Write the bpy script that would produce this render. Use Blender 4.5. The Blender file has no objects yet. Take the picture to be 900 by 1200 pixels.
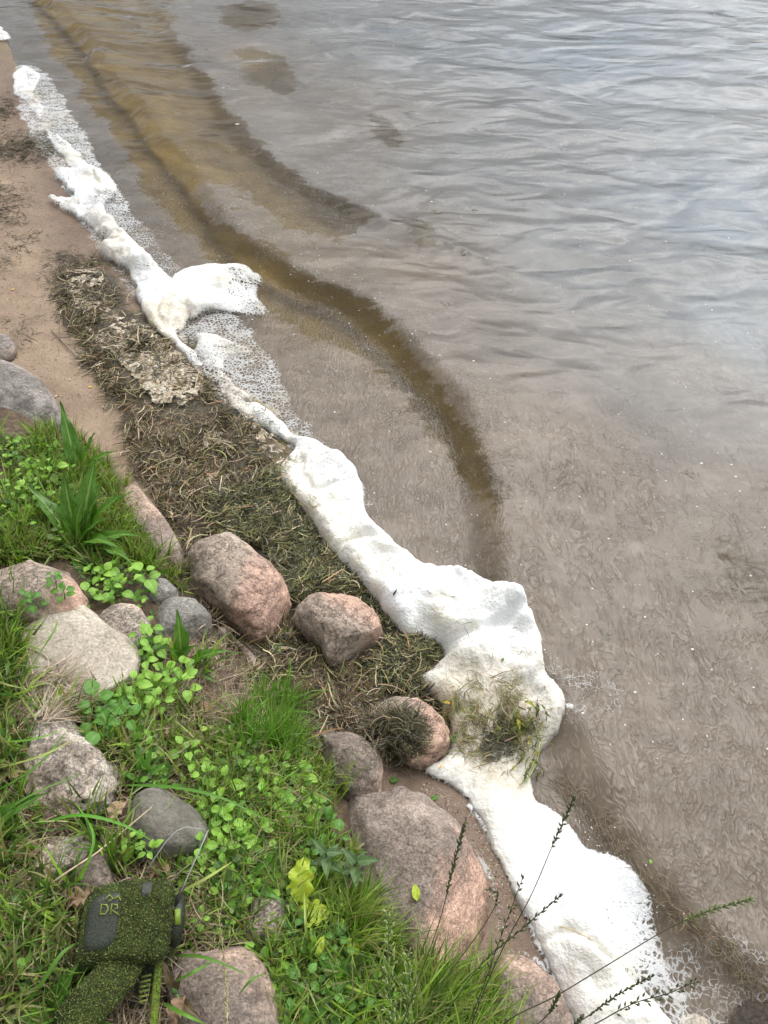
import bpy, math, random
import numpy as np
from mathutils import Vector, Matrix, Euler
from mathutils.bvhtree import BVHTree
random.seed(7); rng = np.random.default_rng(7)
S = bpy.context.scene; COL = S.collection
R = math.radians
# ------------------------------------------------------------------ camera
CAMH = 1.75; PITCH = 50.0; VF = 68.0
cam = bpy.data.cameras.new('camera'); camo = bpy.data.objects.new('camera', cam); COL.objects.link(camo)
camo.location = (0, 0, CAMH); camo.rotation_euler = (R(90-PITCH), 0, 0)
cam.sensor_fit = 'VERTICAL'; cam.sensor_height = 36; cam.lens = 18/math.tan(R(VF/2)); cam.clip_start = .02; cam.clip_end = 500
S.camera = camo
FPX = 600/math.tan(R(VF/2)); cP, sP = math.cos(R(PITCH)), math.sin(R(PITCH))
# ------------------------------------------------------------------ world: bright broken overcast over the physical sky
SUN_EL, SUN_AZ = 50.0, 31.0        # azimuth from +Y towards +X
W = bpy.data.worlds.new('World'); S.world = W; W.use_nodes = True
nt = W.node_tree; nt.nodes.clear(); N = nt.nodes.new; L = nt.links.new
out = N('ShaderNodeOutputWorld'); bg = N('ShaderNodeBackground'); bg.inputs[1].default_value = .1; L(bg.outputs[0], out.inputs[0])
sky = N('ShaderNodeTexSky'); sky.sky_type = 'NISHITA'; sky.sun_disc = False
sky.sun_elevation = R(SUN_EL); sky.sun_rotation = R(SUN_AZ); sky.dust_density = 2.0
tc = N('ShaderNodeTexCoord'); mp = N('ShaderNodeMapping'); mp.inputs['Scale'].default_value = (1, 1, 2.2); L(tc.outputs['Generated'], mp.inputs[0])
n1 = N('ShaderNodeTexNoise'); n1.inputs['Scale'].default_value = 1.7; n1.inputs['Detail'].default_value = 7; n1.inputs['Roughness'].default_value = .6; n1.inputs['Distortion'].default_value = .4; L(mp.outputs[0], n1.inputs[0])
cr = N('ShaderNodeValToRGB'); cr.color_ramp.elements[0].position = .3; cr.color_ramp.elements[0].color = (.3, .3, .3, 1); cr.color_ramp.elements[1].position = .48; cr.color_ramp.elements[1].color = (1, 1, 1, 1); L(n1.outputs[0], cr.inputs[0])
n2 = N('ShaderNodeTexNoise'); n2.inputs['Scale'].default_value = 3.6; n2.inputs['Detail'].default_value = 6; L(mp.outputs[0], n2.inputs[0])
cc = N('ShaderNodeValToRGB'); cc.color_ramp.elements[0].position = .32; cc.color_ramp.elements[0].color = (2.3, 2.7, 3.4, 1); cc.color_ramp.elements[1].position = .68; cc.color_ramp.elements[1].color = (10.2, 9.9, 9.6, 1); L(n2.outputs[0], cc.inputs[0])
vd = N('ShaderNodeVectorMath'); vd.operation = 'DOT_PRODUCT'; L(tc.outputs['Generated'], vd.inputs[0]); vd.inputs[1].default_value = (math.sin(R(SUN_AZ))*math.cos(R(SUN_EL)), math.cos(R(SUN_AZ))*math.cos(R(SUN_EL)), math.sin(R(SUN_EL)))
glow = N('ShaderNodeMapRange'); glow.interpolation_type = 'SMOOTHERSTEP'; L(vd.outputs['Value'], glow.inputs[0]); glow.inputs[1].default_value = .68; glow.inputs[2].default_value = 1.0; glow.inputs[3].default_value = .82; glow.inputs[4].default_value = 5.4
cg = N('ShaderNodeVectorMath'); cg.operation = 'SCALE'; L(cc.outputs[0], cg.inputs[0]); L(glow.outputs[0], cg.inputs['Scale'])
mx = N('ShaderNodeMixRGB'); L(cr.outputs[0], mx.inputs[0]); L(sky.outputs[0], mx.inputs[1]); L(cg.outputs[0], mx.inputs[2]); L(mx.outputs[0], bg.inputs[0])
sl = bpy.data.lights.new('sun', 'SUN'); sl.energy = 1.1; sl.angle = R(40); sl.color = (1, .96, .9)
so = bpy.data.objects.new('sun', sl); COL.objects.link(so)
_d = Vector((math.sin(R(SUN_AZ))*math.cos(R(SUN_EL)), math.cos(R(SUN_AZ))*math.cos(R(SUN_EL)), math.sin(R(SUN_EL))))
so.rotation_euler = _d.to_track_quat('Z', 'Y').to_euler(); so.location = _d*20
S.view_settings.view_transform = 'Standard'; S.view_settings.look = 'None'; S.view_settings.gamma = 1; S.view_settings.exposure = 0.38
S.render.engine = 'CYCLES'; S.cycles.max_bounces = 8; S.cycles.transparent_max_bounces = 24; S.cycles.use_denoising = True

# ------------------------------------------------------------------ maths helpers
def ray(px, py):
    a = (np.asarray(px, float)-450)/FPX; b = (600-np.asarray(py, float))/FPX
    return a, cP + b*sP, -sP + b*cP          # dir x, y, z   (forward=(0,cP,-sP), up=(0,sP,cP))
def P(px, py, z=0.0):
    dx, dy, dz = ray(px, py); t = (z-CAMH)/dz
    return dx*t, dy*t
def Pv(px, py, z=0.0):
    x, y = P(px, py, z); return Vector((float(x), float(y), float(z)))
def proj(x, y, z):
    zz = z-CAMH; f = y*cP - zz*sP; u = y*sP + zz*cP
    f = np.maximum(f, 1e-3); return 450 + FPX*x/f, 600 - FPX*u/f
def _hash(ix, iy, iz, seed):
    h = (ix*374761393 + iy*668265263 + iz*2147483647 + seed*1274126177) & 0xffffffff
    h = ((h ^ (h >> 13))*1274126177) & 0xffffffff
    h = ((h ^ (h >> 16))*2246822519) & 0xffffffff
    return ((h ^ (h >> 15)) & 0xffffff)/float(0xffffff)
def vnoise(x, y, z=0.0, seed=0):
    x, y, z = np.broadcast_arrays(np.asarray(x, float), np.asarray(y, float), np.asarray(z, float))
    ix, iy, iz = np.floor(x).astype(np.int64), np.floor(y).astype(np.int64), np.floor(z).astype(np.int64)
    fx, fy, fz = x-ix, y-iy, z-iz
    fx, fy, fz = [f*f*f*(f*(f*6-15)+10) for f in (fx, fy, fz)]
    r = 0
    for a in (0, 1):
        for b in (0, 1):
            for c in (0, 1):
                r = r + _hash(ix+a, iy+b, iz+c, seed)*(fx if a else 1-fx)*(fy if b else 1-fy)*(fz if c else 1-fz)
    return r*2-1
def fbm(x, y, z=0.0, o=4, seed=0, g=.5):
    r = 0; a = 1; s = 1; t = 0
    for i in range(o):
        r = r + a*vnoise(np.asarray(x)*s+i*17.3, np.asarray(y)*s-i*9.1, np.asarray(z)*s+i*5.7, seed+i); t += a; a *= g; s *= 2.03
    return r/t
def sstep(a, b, x):
    t = np.clip((x-a)/(b-a), 0, 1); return t*t*(3-2*t)
def inpoly(poly, x, y):
    x = np.asarray(x, float); y = np.asarray(y, float); r = np.zeros(x.shape, bool); n = len(poly)
    for i in range(n):
        x1, y1 = poly[i]; x2, y2 = poly[(i+1) % n]
        if y1 == y2: continue
        c = ((y1 > y) != (y2 > y)) & (x < (x2-x1)*(y-y1)/(y2-y1)+x1); r ^= c
    return r
def dpoly(line, x, y, closed=False):
    x = np.asarray(x, float); y = np.asarray(y, float); best = np.full(x.shape, 1e9)
    m = len(line) if closed else len(line)-1
    for i in range(m):
        ax, ay = line[i]; bx, by = line[(i+1) % len(line)]
        vx, vy = bx-ax, by-ay; t = np.clip(((x-ax)*vx+(y-ay)*vy)/(vx*vx+vy*vy+1e-12), 0, 1)
        best = np.minimum(best, (x-ax-t*vx)**2+(y-ay-t*vy)**2)
    return np.sqrt(best)
def smoothline(pts, n=6):
    out_ = []
    for i in range(len(pts)-1):
        p0 = pts[max(i-1, 0)]; p1 = pts[i]; p2 = pts[i+1]; p3 = pts[min(i+2, len(pts)-1)]
        for k in range(n):
            t = k/n
            out_.append(tuple(.5*((2*p1[j])+(-p0[j]+p2[j])*t+(2*p0[j]-5*p1[j]+4*p2[j]-p3[j])*t*t+(-p0[j]+3*p1[j]-3*p2[j]+p3[j])*t**3) for j in (0, 1)))
    out_.append(tuple(pts[-1])); return out_
def wline(pts, z=0.0):
    return [tuple(float(v) for v in P(a, b, z)) for a, b in pts]
def extend(line, k0, k1):
    a, b = line[0], line[2]; c, d = line[-1], line[-3]
    def e(p, q, L_):
        v = np.array(p)-np.array(q); v /= np.linalg.norm(v); return tuple(np.array(p)+v*L_)
    return [e(a, b, k0)]+list(line)+[e(c, d, k1)]
def idw(ctrl, x, y, z=0.0, p=3.0):
    num = 0; den = 0
    for (a, b, v) in ctrl:
        cx, cy = P(a, b, z); w = 1/(((x-cx)**2+(y-cy)**2)**(p/2)+1e-4); num = num+w*v; den = den+w
    return num/den

# ------------------------------------------------------------------ terrain definition
SHORE = extend(wline([(-60, -60), (0, 45), (45, 140), (85, 210), (125, 290), (175, 370), (235, 440), (300, 490), (350, 540), (385, 600), (440, 670), (505, 745), (560, 830), (578, 900), (585, 960), (625, 1040), (675, 1120), (705, 1190), (745, 1300)]), 60, 40)
BANK = extend(wline([(-200, 330), (-60, 410), (0, 450), (70, 490), (150, 565), (215, 660), (262, 735), (300, 800), (345, 850), (390, 905), (430, 985), (490, 1090), (560, 1170), (640, 1290)], .1), 60, 40)
LANDP = SHORE+[(SHORE[-1][0]-90, -80), (-90, -80), (-90, 70)]
BANKP = BANK+[(BANK[-1][0]-90, -80), (-90, -80), (-90, 70)]
WRACK = [(70, 320), (120, 305), (150, 350), (215, 400), (245, 450), (300, 485), (340, 560), (400, 660), (450, 720), (512, 755), (495, 800), (520, 830), (500, 860), (440, 880), (400, 850), (370, 880), (330, 850), (290, 800), (250, 760), (225, 720), (210, 640), (165, 570), (150, 500), (100, 420), (70, 370)]
def shore_d(x, y):
    d = dpoly(SHORE, x, y); return np.where(inpoly(LANDP, x, y), d, -d)
def bank_e(x, y):
    d = dpoly(BANK, x, y); return np.where(inpoly(BANKP, x, y), d, -d)
def wrack_m(x, y):
    px, py = proj(x, y, .04); d = dpoly(WRACK, px, py, True); d = np.where(inpoly(WRACK, px, py), d, -d)
    return sstep(-14, 16, d+12*fbm(x*9, y*9, seed=31, o=3))
def height(x, y):
    d = shore_d(x, y); e = bank_e(x, y)
    land = .10*np.minimum(d, .8)+.02*np.maximum(d-.8, 0)
    dd = np.maximum(-d, 0)
    sea = -.10*np.minimum(dd, .6)-.16*np.clip(dd-.6, 0, 4)-.02*np.maximum(dd-4.6, 0)
    h = np.where(d > 0, land, sea)
    bk = .11*sstep(-.05, .13, e)+.26*np.clip(e, 0, 1.6)+.03*np.maximum(e-1.6, 0)
    h = h+bk
    near = (np.abs(x) < 5) & (y < 9)
    nz = fbm(x*2.3, y*2.3, seed=3)*.014+fbm(x*11, y*11, seed=5)*.005
    bn = fbm(x*5, y*5, seed=9)*.022*sstep(0, .2, e)
    w = wrack_m(x, y)
    wr = w*(.010+.012*fbm(x*14, y*14, seed=11)+.006*fbm(x*42, y*42, seed=12))
    fine = (fbm(x*40, y*40, seed=21)*.0016)*sstep(0, .02, d)
    return h+np.where(d > -.1, nz*.6, nz)*1.0+bn+wr*near+fine
GH = {}
def bilin(T_, x, y):
    ax, ay, Zt = T_; x = np.asarray(x, float); y = np.asarray(y, float)
    i = np.clip(np.searchsorted(ax, x)-1, 0, len(ax)-2); j = np.clip(np.searchsorted(ay, y)-1, 0, len(ay)-2)
    u = (x-ax[i])/(ax[i+1]-ax[i]); v = (y-ay[j])/(ay[j+1]-ay[j])
    return Zt[j, i]*(1-u)*(1-v)+Zt[j, i+1]*u*(1-v)+Zt[j+1, i]*(1-u)*v+Zt[j+1, i+1]*u*v
def heightf(x, y): return bilin(GH['g'], x, y)
def wavesf(x, y): return bilin(GH['w'], x, y)
def G(px, py):
    px = np.asarray(px, float); py = np.asarray(py, float); z = np.full(px.shape, .1)
    hf = heightf if GH else height
    for _ in range(14):
        x, y = P(px, py, z); z = z+.6*(hf(x, y)-z)
    x, y = P(px, py, z); return x, y, z

# ------------------------------------------------------------------ mesh helpers
def mesh_np(name, V, F, cols=None, uv=None, fl=None, smooth=True):
    V = np.asarray(V, np.float32); F = np.asarray(F, np.int32); m = bpy.data.meshes.new(name)
    k = F.shape[1]; m.vertices.add(len(V)); m.vertices.foreach_set('co', V.ravel())
    m.loops.add(F.size); m.loops.foreach_set('vertex_index', F.ravel())
    m.polygons.add(len(F)); m.polygons.foreach_set('loop_start', np.arange(0, F.size, k, dtype=np.int32))
    m.polygons.foreach_set('loop_total', np.full(len(F), k, np.int32)); m.polygons.foreach_set('use_smooth', np.full(len(F), smooth))
    m.update(calc_edges=True)
    if cols is not None:
        a = m.color_attributes.new('Col', 'FLOAT_COLOR', 'POINT'); c = np.ones((len(V), 4), np.float32); c[:, :3] = cols; a.data.foreach_set('color', c.ravel())
    for nme, arr in (fl or {}).items():
        a = m.attributes.new(nme, 'FLOAT', 'POINT'); a.data.foreach_set('value', np.asarray(arr, np.float32))
    if uv is not None:
        u = m.uv_layers.new(name='UVMap'); u.data.foreach_set('uv', np.asarray(uv, np.float32)[F.ravel()].ravel())
    return m
def add(name, me, mat=None, parent=None, loc=None, kind=None, label=None, cat=None, group=None):
    o = bpy.data.objects.new(name, me); COL.objects.link(o)
    if mat is not None and me is not None and len(me.materials) == 0: me.materials.append(mat)
    if parent is not None: o.parent = parent
    if loc is not None: o.location = loc
    if kind: o['kind'] = kind
    if label: o['label'] = label
    if cat: o['category'] = cat
    if group: o['group'] = group
    return o
def grid_idx(nx, ny):
    i = np.arange(nx*ny).reshape(ny, nx); return np.stack([i[:-1, :-1], i[:-1, 1:], i[1:, 1:], i[1:, :-1]], -1).reshape(-1, 4)
def axis(lo, hi, step, far_lo, far_hi):
    c = list(np.arange(lo, hi, step)); s = step; v = c[-1]
    while v < far_hi: s *= 1.25; v += s; c.append(v)
    s = step; v = c[0]; p = []
    while v > far_lo: s *= 1.25; v -= s; p.append(v)
    return np.array(p[::-1]+c)
def tube(pts, radii, n=6, cap=True):
    pts = [Vector(p) for p in pts]; V = []; F = []
    if not hasattr(radii, '__len__'): radii = [radii]*len(pts)
    up = Vector((0.3, .2, 1)).normalized()
    for i, p in enumerate(pts):
        t = (pts[min(i+1, len(pts)-1)]-pts[max(i-1, 0)]).normalized(); a = t.cross(up)
        if a.length < 1e-3: a = t.cross(Vector((1, 0, 0)))
        a.normalize(); b = t.cross(a)
        for k in range(n):
            th = 2*math.pi*k/n; V.append(p+(a*math.cos(th)+b*math.sin(th))*radii[i])
    for i in range(len(pts)-1):
        for k in range(n): F.append((i*n+k, i*n+(k+1) % n, (i+1)*n+(k+1) % n, (i+1)*n+k))
    if cap:
        for s, base in ((0, 0), (1, (len(pts)-1)*n)):
            V.append(pts[-1] if s else pts[0]); c = len(V)-1
            for k in range(n):
                q = (base+k, base+(k+1) % n); F.append((q[1], q[0], c, c) if not s else (q[0], q[1], c, c))
    return V, F
def join(parts):
    V = []; F = []; o = 0
    for v, f in parts:
        V += [tuple(p) for p in v]; F += [tuple(a+o for a in q) for q in f]; o += len(v)
    return V, F
def mesh_py(name, V, F, smooth=True):
    m = bpy.data.meshes.new(name); F2 = []
    for q in F:
        r = []
        for a in q:
            if a not in r: r.append(a)
        if len(r) > 2: F2.append(r)
    m.from_pydata([tuple(v) for v in V], [], F2); m.update()
    m.polygons.foreach_set('use_smooth', [smooth]*len(m.polygons)); return m

# ------------------------------------------------------------------ material helpers
class MT:
    def __init__(s, name):
        s.m = bpy.data.materials.new(name); s.m.use_nodes = True; s.t = s.m.node_tree; s.t.nodes.clear()
        s.out = s.n('ShaderNodeOutputMaterial'); s.b = s.n('ShaderNodeBsdfPrincipled'); s.l(s.b.outputs[0], s.out.inputs[0])
    def n(s, k, **kw):
        q = s.t.nodes.new(k)
        for a, v in kw.items(): setattr(q, a, v)
        return q
    def l(s, a, b): s.t.links.new(a, b)
    def coord(s, k='Object', scale=(1, 1, 1)):
        c = s.n('ShaderNodeTexCoord'); m = s.n('ShaderNodeMapping'); m.inputs['Scale'].default_value = scale; s.l(c.outputs[k], m.inputs[0]); return m.outputs[0]
    def noise(s, co, scale, det=5, rough=.55, dist=0):
        q = s.n('ShaderNodeTexNoise'); s.l(co, q.inputs['Vector']); q.inputs['Scale'].default_value = scale; q.inputs['Detail'].default_value = det
        q.inputs['Roughness'].default_value = rough; q.inputs['Distortion'].default_value = dist; return q.outputs['Fac']
    def vor(s, co, scale, feat='F1', out='Distance'):
        q = s.n('ShaderNodeTexVoronoi', feature=feat); s.l(co, q.inputs['Vector']); q.inputs['Scale'].default_value = scale; return q.outputs[out]
    def ramp(s, f, stops):
        q = s.n('ShaderNodeValToRGB'); e = q.color_ramp.elements
        while len(e) < len(stops): e.new(.5)
        for i, (p, c) in enumerate(stops):
            e[i].position = p; e[i].color = (c, c, c, 1) if not hasattr(c, '__len__') else (*c, 1)
        s.l(f, q.inputs[0]); return q.outputs[0]
    def mix(s, f, a, b, mode='MIX'):
        q = s.n('ShaderNodeMixRGB', blend_type=mode)
        for i, v in enumerate((f, a, b)):
            if hasattr(v, 'node'): s.l(v, q.inputs[i])
            elif i == 0: q.inputs[0].default_value = v
            else: q.inputs[i].default_value = (*v, 1) if hasattr(v, '__len__') else (v, v, v, 1)
        return q.outputs[0]
    def math(s, op, a, b=0.0, clamp=False):
        q = s.n('ShaderNodeMath', operation=op, use_clamp=clamp)
        for i, v in enumerate((a, b)):
            if hasattr(v, 'node'): s.l(v, q.inputs[i])
            else: q.inputs[i].default_value = v
        return q.outputs[0]
    def attr(s, name, col=False):
        q = s.n('ShaderNodeAttribute', attribute_name=name); return q.outputs['Color' if col else 'Fac']
    def bump(s, h, strength=.5, dist=.01, to=None, prev=None):
        q = s.n('ShaderNodeBump'); q.inputs['Strength'].default_value = strength; q.inputs['Distance'].default_value = dist; s.l(h, q.inputs['Height'])
        if prev is not None: s.l(prev, q.inputs['Normal'])
        s.l(q.outputs[0], (to or s.b).inputs['Normal']); return q.outputs[0]
    def set(s, col=None, rough=None, spec=None):
        for k, v in (('Base Color', col), ('Roughness', rough), ('Specular IOR Level', spec)):
            if v is None: continue
            if hasattr(v, 'node'): s.l(v, s.b.inputs[k])
            else: s.b.inputs[k].default_value = (*v, 1) if hasattr(v, '__len__') else v
        return s

# ground -----------------------------------------------------------
g = MT('shore_ground'); co = g.coord()
sand = g.ramp(g.noise(co, 7, 8, .62), [(.3, (.20, .145, .10)), (.5, (.265, .195, .135)), (.7, (.33, .25, .175))])
grain = g.ramp(g.noise(co, 420, 3, .7), [(.3, .62), (.5, 1.0), (.72, 1.35)]); sand = g.mix(1, sand, grain, 'MULTIPLY')
speck = g.ramp(g.vor(co, 150), [(.0, .35), (.12, 1), (1, 1)]); sand = g.mix(.6, sand, speck, 'MULTIPLY')
wetf = g.ramp(g.attr('wet'), [(0, 0), (1, 1)]); sand = g.mix(wetf, sand, g.mix(1, sand, (.55, .50, .47), 'MULTIPLY'))
silt = g.ramp(g.noise(co, 3.0, 7, .6, .6), [(.3, (.15, .112, .05)), (.55, (.235, .178, .08)), (.75, (.32, .25, .13))])
silt = g.mix(.7, silt, g.ramp(g.noise(co, 90, 4, .7), [(.3, .6), (.55, 1), (.75, 1.3)]), 'MULTIPLY')
dsp = g.ramp(g.vor(co, 26), [(0, .3), (.10, .55), (.17, 1)]); silt = g.mix(.55, silt, dsp, 'MULTIPLY')
c = g.mix(g.attr('under'), sand, silt)
soil = g.ramp(g.noise(co, 60, 7, .7), [(.3, (.035, .024, .014)), (.5, (.085, .058, .036)), (.7, (.17, .125, .085))])
c = g.mix(g.ramp(g.attr('bank'), [(.2, 0), (.7, 1)]), c, soil)
wr = g.ramp(g.noise(g.coord(scale=(1, 1, 1)), 110, 7, .75, 1.5), [(.34, (.016, .013, .008)), (.5, (.06, .046, .026)), (.68, (.17, .13, .075))])
c = g.mix(g.ramp(g.math('MULTIPLY', g.attr('wrack'), g.math('ADD', g.noise(co, 25, 6), .45)), [(.25, 0), (.6, 1)]), c, wr)
g.set(c, g.ramp(g.attr('wet'), [(0, .85), (1, .42)]), .35)
h = g.math('ADD', g.math('MULTIPLY', g.noise(co, 300, 4, .7), .35), g.noise(co, 60, 5)); g.bump(h, .7, .006)
# water ------------------------------------------------------------
w = MT('lake_water'); co = w.coord(); T = w.attr('turb_refl'); FN = w.attr('fine')
w.t.nodes.remove(w.b)
co2 = w.coord(scale=(1, 1.7, 1))
mrot = w.n('ShaderNodeMapping'); mrot.inputs['Rotation'].default_value = (0, 0, R(38)); mrot.inputs['Scale'].default_value = (2.6, 1, 1); w.l(w.n('ShaderNodeTexCoord').outputs['Object'], mrot.inputs[0])
wr1 = w.noise(mrot.outputs[0], 9, 4, .6, 2.5); wr2 = w.noise(mrot.outputs[0], 24, 3, .6, 3.0); wr3 = w.noise(mrot.outputs[0], 5, 6, .6, 2.0)
rp = w.n('ShaderNodeMapping'); rp.inputs['Rotation'].default_value = (0, 0, R(14)); rp.inputs['Scale'].default_value = (1, 1.9, 1); w.l(w.n('ShaderNodeTexCoord').outputs['Object'], rp.inputs[0])
big = w.noise(rp.outputs[0], 1.7, 1.0, .45, 1.0); mid = w.noise(rp.outputs[0], 4.2, 1.0, .45, .9)
mw = w.n('ShaderNodeMapping'); mw.inputs['Rotation'].default_value = (0, 0, R(30)); mw.inputs['Scale'].default_value = (1.7, 1, 1); w.l(w.n('ShaderNodeTexCoord').outputs['Object'], mw.inputs[0])
cw = w.noise(mw.outputs[0], 6.5, 2.0, .5, 1.2); cw2 = w.noise(mw.outputs[0], 17, 2.0, .5, 1.0)
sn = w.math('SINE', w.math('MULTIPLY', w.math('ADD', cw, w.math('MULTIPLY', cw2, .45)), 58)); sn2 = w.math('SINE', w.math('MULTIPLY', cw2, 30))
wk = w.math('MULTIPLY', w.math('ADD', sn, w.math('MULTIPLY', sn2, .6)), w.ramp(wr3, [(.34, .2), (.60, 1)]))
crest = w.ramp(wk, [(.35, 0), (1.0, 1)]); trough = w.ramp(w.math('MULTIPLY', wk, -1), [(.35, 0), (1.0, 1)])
far_ = w.math('SUBTRACT', 1.15, FN)
bh = w.math('MULTIPLY', w.math('ADD', w.math('MULTIPLY', big, 5.6), w.math('MULTIPLY', mid, 2.0)), far_)
bh = w.math('ADD', bh, w.math('MULTIPLY', w.math('ADD', w.math('MULTIPLY', wr1, .45), w.math('MULTIPLY', wk, .085)), FN))
bp = w.n('ShaderNodeBump'); bp.inputs['Strength'].default_value = 1; bp.inputs['Distance'].default_value = .0075; w.l(bh, bp.inputs['Height'])
fr = w.n('ShaderNodeFresnel'); fr.inputs['IOR'].default_value = 1.34; w.l(bp.outputs[0], fr.inputs['Normal'])
gl = w.n('ShaderNodeBsdfGlossy'); gl.inputs['Roughness'].default_value = .09; w.l(bp.outputs[0], gl.inputs['Normal'])
tr = w.n('ShaderNodeBsdfTransparent'); tr.inputs[0].default_value = (.87, .82, .66, 1)
df = w.n('ShaderNodeBsdfDiffuse')
sc = w.mix(w.ramp(w.noise(co2, 4, 5, .6, 1.2), [(.35, 0), (.7, 1)]), (.145, .114, .084), (.225, .185, .145))
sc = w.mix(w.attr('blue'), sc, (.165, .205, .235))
sc = w.mix(w.math('MULTIPLY', trough, w.math('MULTIPLY', FN, .34)), w.mix(1, sc, w.ramp(w.noise(rp.outputs[0], 1.6, 6, .6, 1.2), [(.3, .72), (.7, 1.22)]), 'MULTIPLY'), (.105, .082, .06)); st = w.mix(w.math('MULTIPLY', crest, w.math('MULTIPLY', FN, .30)), sc, (.38, .33, .28))  # ripple glints and dark troughs painted into the body colour
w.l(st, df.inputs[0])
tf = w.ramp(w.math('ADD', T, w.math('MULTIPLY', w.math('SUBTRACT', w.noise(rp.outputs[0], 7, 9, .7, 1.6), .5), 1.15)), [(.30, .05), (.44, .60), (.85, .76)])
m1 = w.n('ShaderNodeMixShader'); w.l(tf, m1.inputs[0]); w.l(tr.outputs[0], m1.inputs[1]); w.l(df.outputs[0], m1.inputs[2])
m2 = w.n('ShaderNodeMixShader'); w.l(fr.outputs[0], m2.inputs[0]); w.l(m1.outputs[0], m2.inputs[1]); w.l(gl.outputs[0], m2.inputs[2]); w.l(m2.outputs[0], w.out.inputs[0])
# foam -------------------------------------------------------------
def foam_mat(name, lacy):
    f = MT(name); co = f.coord()
    c = f.mix(f.ramp(f.noise(co, 5, 5, .6), [(.45, 0), (.75, 1)]), (.79, .81, .81), (.72, .69, .58))
    c = f.mix(f.attr('stain'), c, f.ramp(f.noise(co, 45, 6, .7), [(.35, (.36, .26, .13)), (.6, (.72, .66, .52))]))
    sp = f.ramp(f.vor(co, 95), [(0, .2), (.05, .45), (.075, 1)])
    c = f.mix(.8, c, f.mix(f.ramp(f.noise(co, 12, 2), [(.46, 1), (.56, 0)]), sp, (1, 1, 1)), 'MULTIPLY')
    v = f.vor(co, 110); v2 = f.vor(co, 300); c = f.mix(f.ramp(f.noise(co, 8, 4), [(.42, 0), (.62, .30)]), c, f.mix(1, c, f.ramp(f.vor(co, 160, 'DISTANCE_TO_EDGE'), [(0, 1.05), (.25, .72)]), 'MULTIPLY')); c = f.mix(f.ramp(f.noise(co, 17, 7, .7), [(.56, 0), (.70, .35)]), c, (.50, .40, .24))
    bub = f.ramp(v, [(0, .0), (.30, .55), (.5, 1)])
    f.set(c, .55, .3); f.b.inputs['Subsurface Weight'].default_value = .12; f.b.inputs['Subsurface Radius'].default_value = (.01, .01, .01)
    f.bump(f.math('ADD', f.math('ADD', f.math('MULTIPLY', v, .8), f.math('MULTIPLY', v2, .4)), f.math('MULTIPLY', f.noise(co, 55, 7, .7), 1.2)), .55, .004)
    if lacy:
        a = f.attr('dens')
        wc = f.n('ShaderNodeMixRGB', blend_type='ADD'); wc.inputs[0].default_value = .018; f.l(co, wc.inputs[1]); nn = f.n('ShaderNodeTexNoise'); nn.inputs['Scale'].default_value = 30; f.l(co, nn.inputs['Vector']); f.l(nn.outputs['Color'], wc.inputs[2])
        e1 = f.vor(wc.outputs[0], 75, 'DISTANCE_TO_EDGE'); e2 = f.vor(wc.outputs[0], 230, 'DISTANCE_TO_EDGE')
        big_ = f.n('ShaderNodeMapping'); big_.inputs['Rotation'].default_value = (0, 0, R(-50)); big_.inputs['Scale'].default_value = (1, 2.1, 1); f.l(co, big_.inputs[0]); hole = f.math('ADD', f.math('ADD', f.ramp(e1, [(.0, .34), (.16, .08), (.30, 0)]), f.ramp(e2, [(.0, .17), (.35, 0)])), f.math('MULTIPLY', f.noise(big_.outputs[0], 8, 7, .62, 1.6), 1.05)); a = f.math('SUBTRACT', a, .03)
        al = f.ramp(f.math('SUBTRACT', f.math('ADD', a, hole), 1.0), [(.02, 0), (.16, 1)])
        f.l(f.math('MULTIPLY', al, f.ramp(f.attr('dens'), [(.25, .30), (.7, 1)])), f.b.inputs['Alpha'])
    return f.m
M_FOAM = foam_mat('lake_foam', False); M_LACE = foam_mat('lacy_foam', True)
# dirty crust foam
q = MT('dirty_foam'); co = q.coord()
c = q.ramp(q.noise(co, 38, 7, .7, .8), [(.34, (.13, .10, .06)), (.46, (.40, .33, .23)), (.62, (.68, .61, .50))])
q.set(c, .7, .2); q.bump(q.math('ADD', q.noise(co, 60, 6, .7, 1), q.vor(co, 120)), .8, .008)
q.l(q.ramp(q.math('ADD', q.attr('dens'), q.math('MULTIPLY', q.noise(co, 30, 6, .7, .6), 1.0)), [(.92, 0), (1.0, 1)]), q.b.inputs['Alpha']); M_CRUST = q.m
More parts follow.
